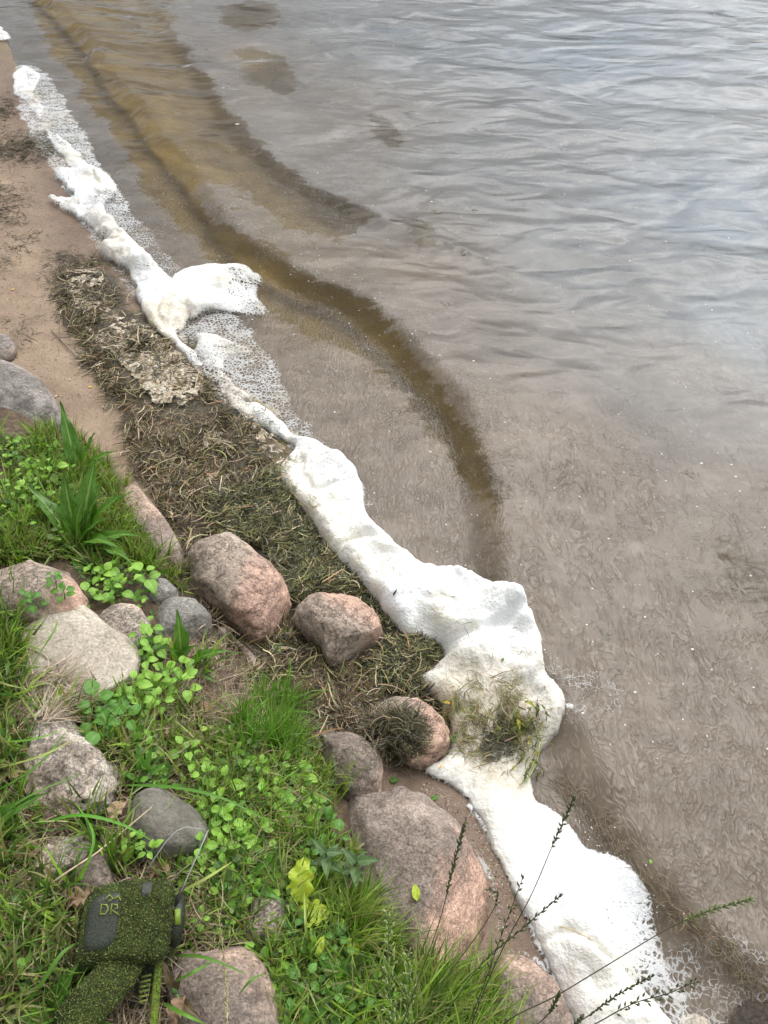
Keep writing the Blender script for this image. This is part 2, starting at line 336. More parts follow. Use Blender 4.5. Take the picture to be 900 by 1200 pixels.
# strands coloured per vertex
def col_mat(name, rough=.6, trans=0.0, spec=.3):
    q = MT(name); c = q.attr('Col', True); q.set(c, rough, spec)
    if trans:
        t = q.n('ShaderNodeBsdfTranslucent'); q.l(q.mix(1, c, (1.3, 1.5, .6), 'MULTIPLY'), t.inputs[0])
        ms = q.n('ShaderNodeMixShader'); ms.inputs[0].default_value = trans; q.l(q.b.outputs[0], ms.inputs[1]); q.l(t.outputs[0], ms.inputs[2]); q.l(ms.outputs[0], q.out.inputs[0])
    return q.m
M_STRAND = col_mat('wrack_strands', .45, 0, .35); M_BLADE = col_mat('grass_blades', .5, .3)
def leaf_mat(name, c0, c1, vein, rough=.42, trans=.28, spots=None):
    q = MT(name); co = q.coord(); oi = q.n('ShaderNodeObjectInfo')
    c = q.mix(oi.outputs['Random'], c0, c1)
    c = q.mix(q.ramp(q.noise(co, 35, 4), [(.35, 0), (.7, .6)]), c, tuple(v*1.45 for v in c1))
    uv = q.n('ShaderNodeUVMap'); sx = q.n('ShaderNodeSeparateXYZ'); q.l(uv.outputs[0], sx.inputs[0])
    au = q.math('ABSOLUTE', q.math('SUBTRACT', sx.outputs[0], .5))
    mid = q.ramp(au, [(.0, 1), (.035, .8), (.07, 0)])
    sv = q.math('FRACT', q.math('SUBTRACT', q.math('MULTIPLY', sx.outputs[1], 7), q.math('MULTIPLY', au, 5))); side = q.ramp(sv, [(0, .4), (.06, 0), (.94, 0), (1, .4)])
    vm = q.math('MAXIMUM', mid, side); c = q.mix(vm, c, vein)
    if spots: c = q.mix(q.ramp(q.noise(co, 60, 5, .7), [(.52, 0), (.62, 1)]), c, spots)
    q.set(c, rough, .4); q.bump(q.math('ADD', q.math('MULTIPLY', vm, -.7), q.noise(co, 60, 3)), .35, .0015)
    t = q.n('ShaderNodeBsdfTranslucent'); q.l(q.mix(1, c, (1.5, 1.6, .6), 'MULTIPLY'), t.inputs[0])
    ms = q.n('ShaderNodeMixShader'); ms.inputs[0].default_value = trans; q.l(q.b.outputs[0], ms.inputs[1]); q.l(t.outputs[0], ms.inputs[2]); q.l(ms.outputs[0], q.out.inputs[0])
    return q.m
M_SEED = leaf_mat('bright_leaf', (.10, .25, .03), (.27, .47, .06), (.30, .5, .12))
M_SEED2 = leaf_mat('mid_leaf', (.06, .17, .025), (.11, .26, .04), (.2, .36, .1))
M_DOCK = leaf_mat('dock_leaf', (.045, .125, .012), (.075, .18, .018), (.22, .34, .09), .34, .25)
M_GREY = leaf_mat('greyish_leaf', (.05, .10, .035), (.08, .14, .045), (.16, .22, .09), .5, .15)
M_YEL = leaf_mat('yellowing_leaf', (.33, .42, .02), (.38, .46, .03), (.42, .5, .08), .45, .25, (.2, .33, .03))
M_DEAD = leaf_mat('dead_leaf', (.20, .12, .07), (.33, .22, .14), (.24, .15, .09), .7, .08, (.42, .3, .2))
M_ORANGE = leaf_mat('orange_leaf', (.7, .4, .03), (.8, .5, .05), (.7, .4, .05), .5, .1)
def plain(name, c, rough=.6, nz=60, var=.35, spec=.4, bump=.3):
    q = MT(name); co = q.coord(); q.set(q.mix(q.ramp(q.noise(co, nz, 5, .65), [(.3, 0), (.7, 1)]), tuple(v*(1-var) for v in c), tuple(v*(1+var) for v in c)), rough, spec)
    q.bump(q.noise(co, nz*2, 5), bump, .002); return q.m
M_STEM = plain('green_stem', (.10, .2, .045)); M_STALK = plain('seed_stalk', (.045, .055, .025), .6); M_HEAD = plain('seed_head', (.075, .09, .035), .7)
M_PALEHEAD = plain('pale_seed_head', (.25, .31, .12), .7); M_STRAW = plain('straw', (.52, .42, .27), .6, 90); M_WOOD = plain('weathered_wood', (.25, .2, .17), .8, 40, .5, .2, .8)
M_FLECK = plain('foam_fleck', (.55, .55, .53), .4, 300, .1)
# rocks
def rock_mat(name, cA, cB, cC, speck=.5, scale=9, crack=.5, tint=None, rough=.8):
    q = MT(name); co = q.coord(); n = q.noise(co, scale, 8, .62, .4)
    c = q.ramp(n, [(.30, cA), (.5, cB), (.68, cC)])
    if tint is not None:
        c = q.mix(q.ramp(q.math('ADD', q.attr('tint'), q.math('MULTIPLY', q.math('SUBTRACT', q.noise(co, 12, 7, .68), .5), 1.5)), [(.34, 0), (.82, 1)]), c, q.ramp(q.noise(co, 40, 6, .7), [(.3, tuple(v*.72 for v in tint)), (.7, tuple(v*1.3 for v in tint))]))
    c = q.mix(.6, c, q.ramp(q.noise(co, 3.2*scale, 8, .7, 1.0), [(.34, .66), (.5, 1.15), (.66, 1.55)]), 'MULTIPLY'); s = q.ramp(q.noise(co, 170, 5, .8), [(.30, 1-speck), (.5, 1.0), (.70, 1+speck*.9)]); c = q.mix(1, c, s, 'MULTIPLY')
    v = q.ramp(q.vor(co, 190), [(0, .35), (.13, .75), (.2, 1)]); c = q.mix(speck, c, v, 'MULTIPLY')
    q.l(co, q.n('ShaderNodeSeparateXYZ').inputs[0])
    cr_ = q.ramp(q.noise(co, 13, 7, .7, .3), [(.475, 1), (.5, .12), (.525, 1)]); c = q.mix(q.ramp(q.noise(co, 6, 8, .72, .8), [(.57, 0), (.66, .5)]), c, tuple(v*.35 for v in cA)); c = q.mix(crack*.6, c, cr_, 'MULTIPLY')
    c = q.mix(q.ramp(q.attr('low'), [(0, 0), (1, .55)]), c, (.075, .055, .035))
    q.set(c, rough*.8, .4)
    hh = q.math('ADD', q.math('ADD', q.math('MULTIPLY', q.noise(co, 22, 10, .74), 2.2), q.math('MULTIPLY', q.noise(co, 240, 4, .75), .22)), q.math('MULTIPLY', cr_, .5*crack))
    q.bump(hh, .75, .012); return q.m
RM = {
 'pink': rock_mat('pink_granite', (.24, .19, .15), (.38, .305, .24), (.52, .43, .35), .6, 8, .9, (.52, .345, .26)),
 'brown': rock_mat('brown_granite', (.16, .125, .10), (.26, .21, .17), (.40, .325, .265), .7, 9, .5, (.44, .32, .25)),
 'grey': rock_mat('grey_granite', (.15, .135, .12), (.25, .225, .20), (.38, .35, .31), .5, 8, .5, (.30, .24, .2)),
 'tan': rock_mat('tan_sandstone', (.38, .33, .255), (.50, .44, .355), (.60, .54, .45), .5, 7, .15, (.33, .26, .18)),
 'big': rock_mat('grey_pink_boulder', (.17, .135, .11), (.28, .225, .185), (.41, .335, .28), .75, 7, .5, (.55, .36, .27)),
 'slate': rock_mat('dark_slate', (.13, .12, .095), (.20, .185, .15), (.27, .25, .205), .3, 10, .3, (.14, .14, .12)),
 'blue': rock_mat('blue_grey_stone', (.17, .16, .14), (.29, .275, .245), (.43, .41, .37), .6, 12, .4, (.2, .2, .2)),
 'speck': rock_mat('speckled_stone', (.16, .125, .10), (.38, .32, .26), (.58, .52, .44), 1.0, 22, .8, (.5, .38, .3)),
 'dark': rock_mat('wet_dark_stone', (.05, .04, .03), (.08, .065, .05), (.13, .1, .08), .5, 12, .5, (.12, .09, .07), .4),
}

# ================================================================== SETTING
xs = axis(-1.9, 2.6, .016, -70, 70); ys = axis(-.15, 4.6, .016, -30, 120)
X, Y = np.meshgrid(xs, ys); Z = height(X, Y); D = shore_d(X, Y); E = bank_e(X, Y); GH['g'] = (xs, ys, Z); GH['d'] = (xs, ys, D)
under = sstep(.02, -.06, D+.02*fbm(X*6, Y*6, seed=2)); wet = sstep(.35, .05, D+.06*fbm(X*4, Y*4, seed=4))
me = mesh_np('ground', np.stack([X, Y, Z], -1).reshape(-1, 3), grid_idx(len(xs), len(ys)), fl={'under': under.ravel(), 'wet': wet.ravel(), 'bank': sstep(-.06, .05, E+.05*fbm(X*9, Y*9, seed=6)).ravel(), 'wrack': wrack_m(X, Y).ravel()})
add('ground', me, g.m, kind='structure')

# water: a sheet with a small bore front and slow ripples
F1 = wline([(-120, -120), (60, 0), (150, 110), (235, 215), (310, 300), (380, 335), (450, 370), (520, 440), (565, 510), (590, 590), (600, 690), (640, 770), (690, 880), (740, 960), (800, 1040), (900, 1130), (1000, 1230)])
F2 = wline([(130, -60), (220, 60), (290, 160), (350, 210), (420, 245), (500, 280)])
def seaside(line, x, y):
    d = dpoly(line, x, y)
    # seaward = right of the line as it runs from far to near
    s = np.zeros(np.shape(x)); best = np.full(np.shape(x), 1e9)
    for i in range(len(line)-1):
        ax, ay = line[i]; bx, by = line[i+1]; vx, vy = bx-ax, by-ay
        t = np.clip(((x-ax)*vx+(y-ay)*vy)/(vx*vx+vy*vy), 0, 1); dd = (x-ax-t*vx)**2+(y-ay-t*vy)**2
        cr_ = vx*(y-ay)-vy*(x-ax); m = dd < best; best = np.where(m, dd, best); s = np.where(m, np.sign(cr_), s)
    return d*s
def waves(x, y):
    wx = x+.05*fbm(x*3, y*3, seed=41); wy = y+.05*fbm(x*3, y*3, seed=43)
    s1 = seaside(smoothline(F1, 4), wx, wy); s2 = seaside(smoothline(F2, 4), wx, wy)
    amp = .55+.45*sstep(-.9, .2, fbm(x*1.1, y*1.1, seed=48))
    fr_ = lambda s, wdt: np.where(s < 0, sstep(-wdt, 0, s), np.exp(-np.maximum(s, 0)/.30))
    z = .048*fr_(s1, .12)*amp+.014*fr_(s2, .12)
    far = sstep(.2, 1.6, s1)
    a = fbm(x*1.6, y*3.1+.8*x, seed=45, o=2)*.020*far+fbm(x*3.2, y*5.5+2*x, seed=46, o=1)*.0045*(.25+far)
    near = sstep(.3, -.3, s1)
    a2 = fbm(x*16, y*16, seed=47, o=2)*.0012*(1-.6*far)
    return z+a+a2-.003, s1, s2
xs = axis(-2.4, 3.4, .018, -70, 70); ys = axis(0, 6.4, .018, -30, 120)
X, Y = np.meshgrid(xs, ys); Z, S1, S2 = waves(X, Y); D = shore_d(X, Y); GH['w'] = (xs, ys, Z)
px, py = proj(X, Y, 0)
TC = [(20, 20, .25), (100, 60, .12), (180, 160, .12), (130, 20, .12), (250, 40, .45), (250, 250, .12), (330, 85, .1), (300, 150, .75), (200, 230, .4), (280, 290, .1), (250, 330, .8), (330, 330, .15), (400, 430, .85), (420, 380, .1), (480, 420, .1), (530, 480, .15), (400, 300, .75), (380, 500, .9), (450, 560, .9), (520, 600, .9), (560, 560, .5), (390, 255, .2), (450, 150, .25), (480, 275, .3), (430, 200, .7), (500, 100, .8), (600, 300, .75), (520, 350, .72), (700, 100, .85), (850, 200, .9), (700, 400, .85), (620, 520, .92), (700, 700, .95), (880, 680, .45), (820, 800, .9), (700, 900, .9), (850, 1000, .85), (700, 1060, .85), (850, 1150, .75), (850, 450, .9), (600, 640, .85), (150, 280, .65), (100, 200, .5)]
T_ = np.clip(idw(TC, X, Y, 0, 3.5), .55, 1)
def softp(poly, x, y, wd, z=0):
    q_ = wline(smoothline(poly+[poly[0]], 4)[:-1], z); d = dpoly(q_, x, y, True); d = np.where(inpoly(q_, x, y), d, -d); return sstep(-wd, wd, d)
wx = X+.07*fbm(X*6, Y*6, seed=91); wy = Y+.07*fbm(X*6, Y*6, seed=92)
clear = softp([(20, -60), (210, -60), (205, 0), (215, 60), (240, 100), (290, 150), (340, 205), (395, 235), (435, 250), (400, 272), (370, 275), (320, 262), (270, 262), (330, 310), (380, 345), (440, 373), (490, 438), (540, 488), (572, 530), (585, 600), (570, 625), (552, 610), (540, 580), (520, 525), (480, 462), (420, 412), (350, 378), (300, 348), (255, 300), (200, 250), (150, 180), (90, 90), (45, 30)], wx, wy, .06)  # bands and patches lacking sky reflection, painted in as see-through water
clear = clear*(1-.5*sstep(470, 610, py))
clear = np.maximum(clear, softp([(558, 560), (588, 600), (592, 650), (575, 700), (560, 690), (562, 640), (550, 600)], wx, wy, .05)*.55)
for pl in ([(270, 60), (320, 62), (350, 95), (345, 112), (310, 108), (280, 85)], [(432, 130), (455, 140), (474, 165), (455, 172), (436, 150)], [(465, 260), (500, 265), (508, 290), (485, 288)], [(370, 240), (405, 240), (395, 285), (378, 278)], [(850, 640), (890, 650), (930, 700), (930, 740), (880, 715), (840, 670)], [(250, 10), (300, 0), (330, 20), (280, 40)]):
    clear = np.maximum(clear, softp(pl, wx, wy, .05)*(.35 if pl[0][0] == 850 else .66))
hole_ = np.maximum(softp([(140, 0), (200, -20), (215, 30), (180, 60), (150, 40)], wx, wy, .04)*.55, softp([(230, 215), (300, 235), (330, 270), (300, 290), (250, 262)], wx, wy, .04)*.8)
T_ = T_*(1-.93*clear*(1-hole_))  # murkiness map, also carrying the painted reflection pattern
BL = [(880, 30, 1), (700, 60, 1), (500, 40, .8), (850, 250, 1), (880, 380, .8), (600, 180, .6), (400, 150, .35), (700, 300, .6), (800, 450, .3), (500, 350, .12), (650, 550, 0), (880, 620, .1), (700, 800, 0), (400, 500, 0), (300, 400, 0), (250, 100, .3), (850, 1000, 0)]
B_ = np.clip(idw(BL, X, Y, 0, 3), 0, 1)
FI = [(300, 400, .9), (420, 480, .9), (550, 600, 1), (700, 600, 1), (750, 800, 1), (850, 900, 1), (800, 1050, 1), (860, 640, .6), (600, 400, .12), (500, 300, .1), (700, 300, .12), (850, 300, .2), (850, 500, .3), (600, 100, .15), (850, 80, .2), (300, 100, .25), (150, 150, .15), (60, 60, .1), (250, 300, .5), (150, 250, .7)]
Fi = np.clip(idw(FI, X, Y, 0, 3.5), 0, 1)
V = np.stack([X, Y, Z], -1).reshape(-1, 3); F = grid_idx(len(xs), len(ys))
keep = (D < .6).ravel(); F = F[keep[F].all(1)]
me = mesh_np('lake_water', V, F, fl={'turb_refl': T_.ravel(), 'blue': B_.ravel(), 'fine': Fi.ravel()}); add('lake_water', me, w.m, kind='structure')

# ================================================================== FOAM
def region(polys_px, z=.03):
    return [[tuple(float(v) for v in P(a, b, z)) for a, b in smoothline(p+[p[0]], 4)[:-1]] for p in polys_px]
def sdf(polys, x, y):
    d = np.full(x.shape, -1e9)
    for p in polys:
        q_ = dpoly(p, x, y, True); d = np.maximum(d, np.where(inpoly(p, x, y), q_, -q_))
    return d
def base_h(x, y):
    return np.maximum(heightf(x, y), wavesf(x, y))
def foam_sheet(name, polys_px, hctrl, mat, step=.0055, edge=.012, wid=.05, lump=.35, thin=False, stainc=None, kind='stuff', dens=None, label=None, cat=None, z0=.03, nf=1.0, sed=0):
    polys = region(polys_px, z0); allp = np.array([p for q_ in polys for p in q_]); lo = allp.min(0)-.03; hi = allp.max(0)+.03
    xs = np.arange(lo[0], hi[0], step); ys = np.arange(lo[1], hi[1], step); X, Y = np.meshgrid(xs, ys)
    s = sdf(polys, X, Y); m = s > -.03
    s = s+edge*fbm(X*22, Y*22, seed=60+sed, o=4)*nf+.002*fbm(X*90, Y*90, seed=61, o=2)
    Xm, Ym = X[m], Y[m]; sm = s[m]
    b = base_h(Xm, Ym); H = idw(hctrl, Xm, Ym, z0, 3)
    prof = np.sqrt(np.clip(1-(1-np.clip(sm/wid, 0, 1))**2, 0, 1))
    lum = 1+lump*fbm(Xm*9, Ym*9, seed=64+sed, o=2)+(.13 if sed else .09)*fbm(Xm*26, Ym*30, seed=66+sed, o=2)
    crease = -abs(vnoise(Xm*9+.5*fbm(Xm*8, Ym*8, seed=69), Ym*9, seed=67))*.0; 
    # z: below the base outside so that the rim is a clean intersection
    cw = vnoise(Xm*5+1.2*Ym+.35*fbm(Xm*9, Ym*9, seed=70), Ym*4-2.5*Xm, seed=71+sed); lum = lum*(1-.34*np.exp(-(cw/.09)**2)*(0 if thin else 1))-.05*np.exp(-(vnoise(Xm*24, Ym*24, seed=72)/.12)**2)
    up = prof*H*lum*(1.0 if thin else 1.3)
    up = up+np.where(sm > 0, .0009*vnoise(Xm*60, Ym*60, seed=68)*prof*(0 if thin else 1), 0)
    ba = b if thin else np.where(sm > .02, b, b)
    Zm = ba+np.where(sm > 0, up+.0015, sm*.8-.002)
    Z = np.full(X.shape, 0.0); Z[m] = Zm
    V = np.stack([X, Y, Z], -1).reshape(-1, 3); F = grid_idx(len(xs), len(ys)); ok = (m & (s > -.008)).ravel(); F = F[ok[F].all(1)]
    used = np.unique(F); rm = np.full(len(V), -1); rm[used] = np.arange(len(used)); F = rm[F]; V = V[used]
    fl = {'stain': np.clip((idw(stainc, V[:, 0], V[:, 1], z0, 4) if stainc else np.zeros(len(V))), 0, 1)}
    fl['dens'] = (idw(dens, V[:, 0], V[:, 1], z0, 3)*sstep(-.008, .014, s.ravel()[used])) if dens else np.ones(len(V))
    me = mesh_np(name, V, F, fl=fl); o = add(name, me, mat, kind=kind, label=label, cat=cat); return o
MAIN = [[(283, 468), (305, 468), (330, 488), (345, 505), (372, 515), (405, 536), (424, 560), (430, 600), (465, 635), (515, 665), (548, 670), (575, 690), (610, 712), (630, 745), (640, 790), (660, 822), (655, 850), (635, 880), (624, 915), (640, 948), (658, 985), (672, 1015), (692, 1050), (710, 1095), (740, 1140), (785, 1190), (820, 1260), (700, 1260), (672, 1195), (652, 1140), (622, 1080), (597, 1030), (573, 975), (543, 925), (495, 903), (522, 880), (528, 850), (515, 825), (492, 800), (500, 785), (520, 768), (512, 752), (475, 746), (452, 722), (430, 690), (402, 662), (375, 632), (355, 600), (330, 570), (330, 545), (345, 520), (320, 505), (298, 490)]]
MH = [(295, 478, .02), (330, 505, .03), (380, 550, .06), (345, 550, .04), (400, 600, .065), (430, 640, .06), (480, 680, .075), (520, 700, .085), (590, 730, .085), (530, 760, .07), (600, 780, .07), (640, 820, .05), (560, 830, .05), (510, 800, .05), (590, 870, .035), (540, 900, .015), (600, 930, .014), (650, 980, .014), (680, 1060, .045), (700, 1120, .06), (640, 1060, .02), (730, 1190, .065), (670, 1150, .03), (760, 1200, .04), (605, 990, .012)]
foam_main = foam_sheet('lake_foam', MAIN, MH, M_LACE, step=.005, wid=.05, edge=.008, lump=.46, dens=[(450, 700, 1.3), (560, 760, 1.3), (600, 960, 1.2), (560, 920, 1.1), (520, 900, 1.0), (590, 1000, 1.1), (700, 1100, 1.3), (340, 520, 1.0), (585, 870, .8), (640, 1000, 1.2), (660, 1120, 1.2), (750, 1180, 1.2)], stainc=[(345, 560, .55), (365, 600, .5), (400, 600, 0), (440, 680, 0), (500, 720, 0), (560, 740, 0), (540, 800, .25), (545, 825, 1.0), (560, 830, 1.1), (560, 860, 1.1), (590, 850, 1.0), (575, 865, 1.2), (620, 800, .15), (650, 850, .4), (620, 870, .6), (540, 890, .25), (600, 920, .05), (520, 900, 0), (650, 1000, 0), (700, 1100, .12), (745, 1180, .45), (300, 480, .3), (390, 540, 0), (340, 500, .1), (610, 760, 0)])
# thin bubbly apron on the water side, and lower lace
APRON = [[(600, 915), (650, 940), (690, 985), (725, 1000), (765, 1048), (778, 1090), (795, 1140), (825, 1200), (830, 1250), (700, 1200), (640, 1060), (600, 980)], [(540, 925), (620, 1010), (660, 1120), (690, 1220), (668, 1215), (640, 1140), (615, 1070), (585, 1000), (550, 945)]]
foam_sheet('bubble_foam', APRON, [(700, 1000, .012), (780, 1150, .006), (600, 1000, .005)], M_LACE, step=.006, wid=.03, edge=.014, lump=.5, dens=[(650, 960, .85), (690, 1000, .66), (680, 1030, .85), (700, 1060, .80), (730, 1040, .56), (750, 1070, .45), (720, 1100, .66), (735, 1120, .6), (770, 1120, .36), (760, 1160, .36), (800, 1180, .28), (620, 1060, .45), (650, 1150, .42), (600, 1000, .5)], sed=3)
# upper strip
UP = [[(15, 85), (30, 75), (48, 88), (40, 105), (52, 125), (45, 140), (30, 120), (14, 108)], [(48, 148), (75, 160), (100, 185), (118, 200), (138, 215), (132, 235), (125, 245), (140, 265), (165, 290), (185, 312), (215, 335), (232, 352), (222, 372), (210, 392), (230, 415), (255, 440), (250, 452), (225, 430), (200, 405), (178, 385), (165, 365), (158, 335), (142, 312), (115, 298), (125, 285), (100, 262), (62, 242), (60, 232), (88, 232), (62, 205), (80, 195), (60, 170)],
      [(188, 335), (215, 318), (250, 308), (290, 312), (308, 325), (300, 345), (318, 362), (290, 368), (255, 362), (225, 372), (205, 360)], [(225, 395), (250, 390), (285, 400), (292, 410), (270, 415), (262, 430), (285, 455), (300, 470), (270, 462), (245, 440)], [(-30, 10), (-10, 20), (12, 42), (-10, 45), (-40, 30)], [(258, 455), (290, 470), (315, 490), (300, 500), (270, 480)]]
foam_sheet('shore_foam', UP, [(30, 100, .010), (70, 165, .015), (110, 225, .03), (150, 300, .05), (180, 350, .045), (215, 400, .03), (250, 335, .035), (300, 350, .01), (240, 430, .02), (280, 410, .008)], M_LACE, step=.006, wid=.05, edge=.016, lump=.6, dens=[(25, 90, .55), (40, 130, .40), (60, 165, .48), (85, 180, .55), (85, 200, .5), (100, 225, .72), (130, 235, .5), (68, 238, .52), (130, 285, .5), (150, 300, 1.0), (180, 350, 1.0), (185, 312, .5), (210, 390, .85), (235, 335, .75), (250, 320, .6), (255, 355, .7), (285, 325, .46), (280, 345, .55), (305, 330, .38), (310, 360, .36), (230, 362, .6), (240, 400, .55), (250, 430, .5), (280, 405, .36), (270, 450, .42), (290, 475, .55)], stainc=[(100, 225, 0), (145, 290, .5), (170, 330, .1), (205, 385, .75), (235, 400, .1), (290, 475, .5), (250, 340, 0), (40, 100, 0), (70, 185, .1)], sed=6, z0=.015)
# faint streaky film on the swash
FILM = [[(20, 75), (60, 90), (120, 190), (200, 300), (300, 390), (350, 480), (420, 560), (440, 640), (330, 520), (240, 460), (180, 380), (110, 290), (60, 200), (20, 130)], [(780, 1110), (850, 1090), (900, 1150), (900, 1240), (800, 1240), (780, 1160)], [(640, 780), (720, 800), (720, 850), (650, 850)]]
foam_sheet('foam_film', FILM, [(0, 0, .002)], M_LACE, step=.012, wid=.03, edge=.03, lump=.1, thin=True, dens=[(40, 110, .36), (60, 130, .40), (100, 190, .40), (130, 220, .40), (180, 300, .28), (240, 350, .32), (280, 380, .36), (300, 440, .36), (340, 480, .30), (380, 560, .27), (430, 620, .25), (820, 1140, .19), (850, 1180, .22), (680, 825, .15)], sed=9, z0=0)
foam_sheet('foam_residue', [[(540, 968), (560, 992), (578, 1025), (588, 1060), (586, 1090), (581, 1090), (581, 1060), (571, 1030), (554, 998)], [(560, 1128), (590, 1110), (620, 1112), (645, 1132), (664, 1165), (672, 1195), (664, 1195), (655, 1165), (636, 1138), (615, 1121), (590, 1120)]], [(0, 0, .002)], M_LACE, step=.005, wid=.02, edge=.006, lump=.3, thin=True, dens=[(560, 995, .36), (580, 1040, .5), (586, 1080, .34), (620, 1118, .5), (660, 1170, .6), (570, 1125, .34)], sed=15, z0=.02)
# tan crusty foam on the wrack
CR = [[(70, 315), (100, 305), (125, 315), (115, 345), (150, 365), (190, 380), (225, 405), (240, 440), (225, 468), (180, 470), (140, 430), (105, 395), (85, 360)], [(235, 508), (255, 505), (262, 520), (245, 528), (233, 520)], [(250, 540), (290, 545), (290, 565), (255, 570), (240, 560)], [(268, 462), (310, 480), (340, 530), (335, 570), (315, 555), (290, 500)]]
foam_sheet('dirty_foam', CR, [(100, 330, .007), (180, 420, .010), (250, 515, .014), (270, 555, .006), (310, 520, .009)], M_CRUST, step=.006, wid=.03, edge=.02, lump=.8, dens=[(100, 330, .45), (150, 390, .42), (200, 430, .55), (220, 455, .5), (250, 515, .6), (270, 555, .38), (310, 510, .42), (330, 560, .45)], sed=12, z0=.05)

# ================================================================== ROCKS
OCC_V, OCC_F = [], []
def occ(me, M=Matrix()):
    o = len(OCC_V); OCC_V.extend([M @ v.co for v in me.vertices]); OCC_F.extend([[i+o for i in p.vertices] for p in me.polygons])
ROCKPX = []
def rock(label, px_poly, hgt, mat, seed, sink=.35, sq=2.3, facets=(), tint=None, amp=.05, low=.25, name='boulder', cat='rock', kz=.22):
    cx = sum(p[0] for p in px_poly)/len(px_poly); cy = sum(p[1] for p in px_poly)/len(px_poly)
    gx, gy, gz = [float(v) for v in G(cx, cy)]; zc = gz+hgt*kz
    pts = [np.array(P(a, b, zc)) for a, b in smoothline(px_poly+[px_poly[0]], 5)[:-1]]
    c = np.mean(pts, 0); pts = [c+(p-c)*1.045 for p in pts]
    ang = np.array([math.atan2(p[1]-c[1], p[0]-c[0]) for p in pts]); rad = np.array([np.linalg.norm(p-c) for p in pts])
    o_ = np.argsort(ang); ang = ang[o_]; rad = rad[o_]; ang = np.concatenate([ang-2*math.pi, ang, ang+2*math.pi]); rad = np.tile(rad, 3)
    nu, nv = 128, 72; th = np.linspace(0, 2*math.pi, nu, endpoint=False); ph = np.linspace(-math.pi/2, math.pi/2, nv)
    TH, PH = np.meshgrid(th, ph); r = np.interp(((TH+math.pi) % (2*math.pi))-math.pi, ang, rad)
    sp = lambda v, e: np.sign(v)*np.abs(v)**e
    e = 2/sq; rr = sp(np.cos(PH), e); zz = sp(np.sin(PH), e)
    lx = r*rr*np.cos(TH); ly = r*rr*np.sin(TH); top = hgt; bot = max(hgt*sink, .02)
    lz = np.where(zz > 0, zz*(top-hgt*kz), zz*(bot+hgt*kz))
    sc_ = np.mean(rad); nx, ny, nz_ = lx/sc_, ly/sc_, lz/sc_
    # flat facets cut by planes in the rock's own frame
    for (a, el, dd, soft) in facets:
        n_ = np.array([math.cos(R(a))*math.cos(R(el)), math.sin(R(a))*math.cos(R(el)), math.sin(R(el))])
        q_ = nx*n_[0]+ny*n_[1]+nz_*n_[2]-dd; k = np.where(q_ > 0, q_*(1-soft), 0); nx, ny, nz_ = nx-k*n_[0], ny-k*n_[1], nz_-k*n_[2]
    rr_ = random.Random(seed*13+1)
    for _ in range(9):
        a_, el_ = rr_.uniform(0, 6.28), R(rr_.uniform(5, 75)); n_ = np.array([math.cos(a_)*math.cos(el_), math.sin(a_)*math.cos(el_), math.sin(el_)*sc_/max(hgt*.9, .02)*.6]); n_ /= np.linalg.norm(n_)
        mxp = (nx*n_[0]+ny*n_[1]+nz_*n_[2]).max(); q_ = nx*n_[0]+ny*n_[1]+nz_*n_[2]-mxp*rr_.uniform(.78, .9); k = np.where(q_ > 0, q_*.55, 0); nx, ny, nz_ = nx-k*n_[0], ny-k*n_[1], nz_-k*n_[2]
    q1 = fbm(nx*1.6+seed*7, ny*1.6, nz_*1.6, o=5, seed=seed, g=.55); k = 1+amp*2.6*q1
    rid = -np.abs(vnoise(nx*2.2+seed, ny*2.2, nz_*2.2, seed=seed+5)); k = k+amp*.5*rid
    fine = fbm(nx*5, ny*5, nz_*5, o=4, seed=seed+9)*amp*.75; k = k+fine
    nx, ny, nz_ = nx*k, ny*k, nz_*k
    V = np.stack([nx*sc_, ny*sc_, nz_*sc_], -1).reshape(-1, 3)
    i = np.arange(nu*nv).reshape(nv, nu); j = np.roll(i, -1, 1)
    F = np.stack([i[:-1], j[:-1], j[1:], i[1:]], -1).reshape(-1, 4)
    tv = np.zeros(len(V))
    if tint is not None:
        a, off = tint; tv = np.clip(.5+(V[:, 0]*math.cos(R(a))+V[:, 1]*math.sin(R(a)))/sc_*.9-off, 0, 1)
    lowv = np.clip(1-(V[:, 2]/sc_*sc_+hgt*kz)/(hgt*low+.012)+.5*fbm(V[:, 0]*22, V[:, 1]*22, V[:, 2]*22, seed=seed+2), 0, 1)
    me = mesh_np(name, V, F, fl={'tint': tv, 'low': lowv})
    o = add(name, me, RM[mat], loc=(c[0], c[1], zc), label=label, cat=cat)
    occ(me, Matrix.Translation((c[0], c[1], zc))); ROCKPX.append(px_poly); return o
rock('large rounded pink boulder in the brown wrack below the long pale slab', [(222, 662), (240, 642), (278, 632), (305, 646), (322, 668), (335, 700), (333, 725), (318, 744), (290, 755), (272, 742), (255, 722), (232, 700)], .14, 'pink', 1, tint=(-20, .05), sq=2.2, facets=[(200, 20, .8, .3)])
rock('pinkish boulder with an undercut front, beside the round green leaf', [(344, 730), (360, 706), (388, 697), (412, 703), (437, 723), (450, 748), (447, 764), (424, 770), (400, 784), (384, 776), (376, 757), (360, 748)], .11, 'pink', 2, tint=(60, .15), facets=[(-50, 10, .62, .2)])
rock('pointed pink brown rock half covered by a heap of dark weed, touching the foam', [(431, 802), (452, 808), (476, 822), (500, 825), (516, 840), (524, 865), (519, 886), (500, 897), (476, 896), (462, 872), (446, 850), (433, 834)], .09, 'pink', 3, tint=(0, .15), amp=.06, facets=[(120, 25, .6, .3)])
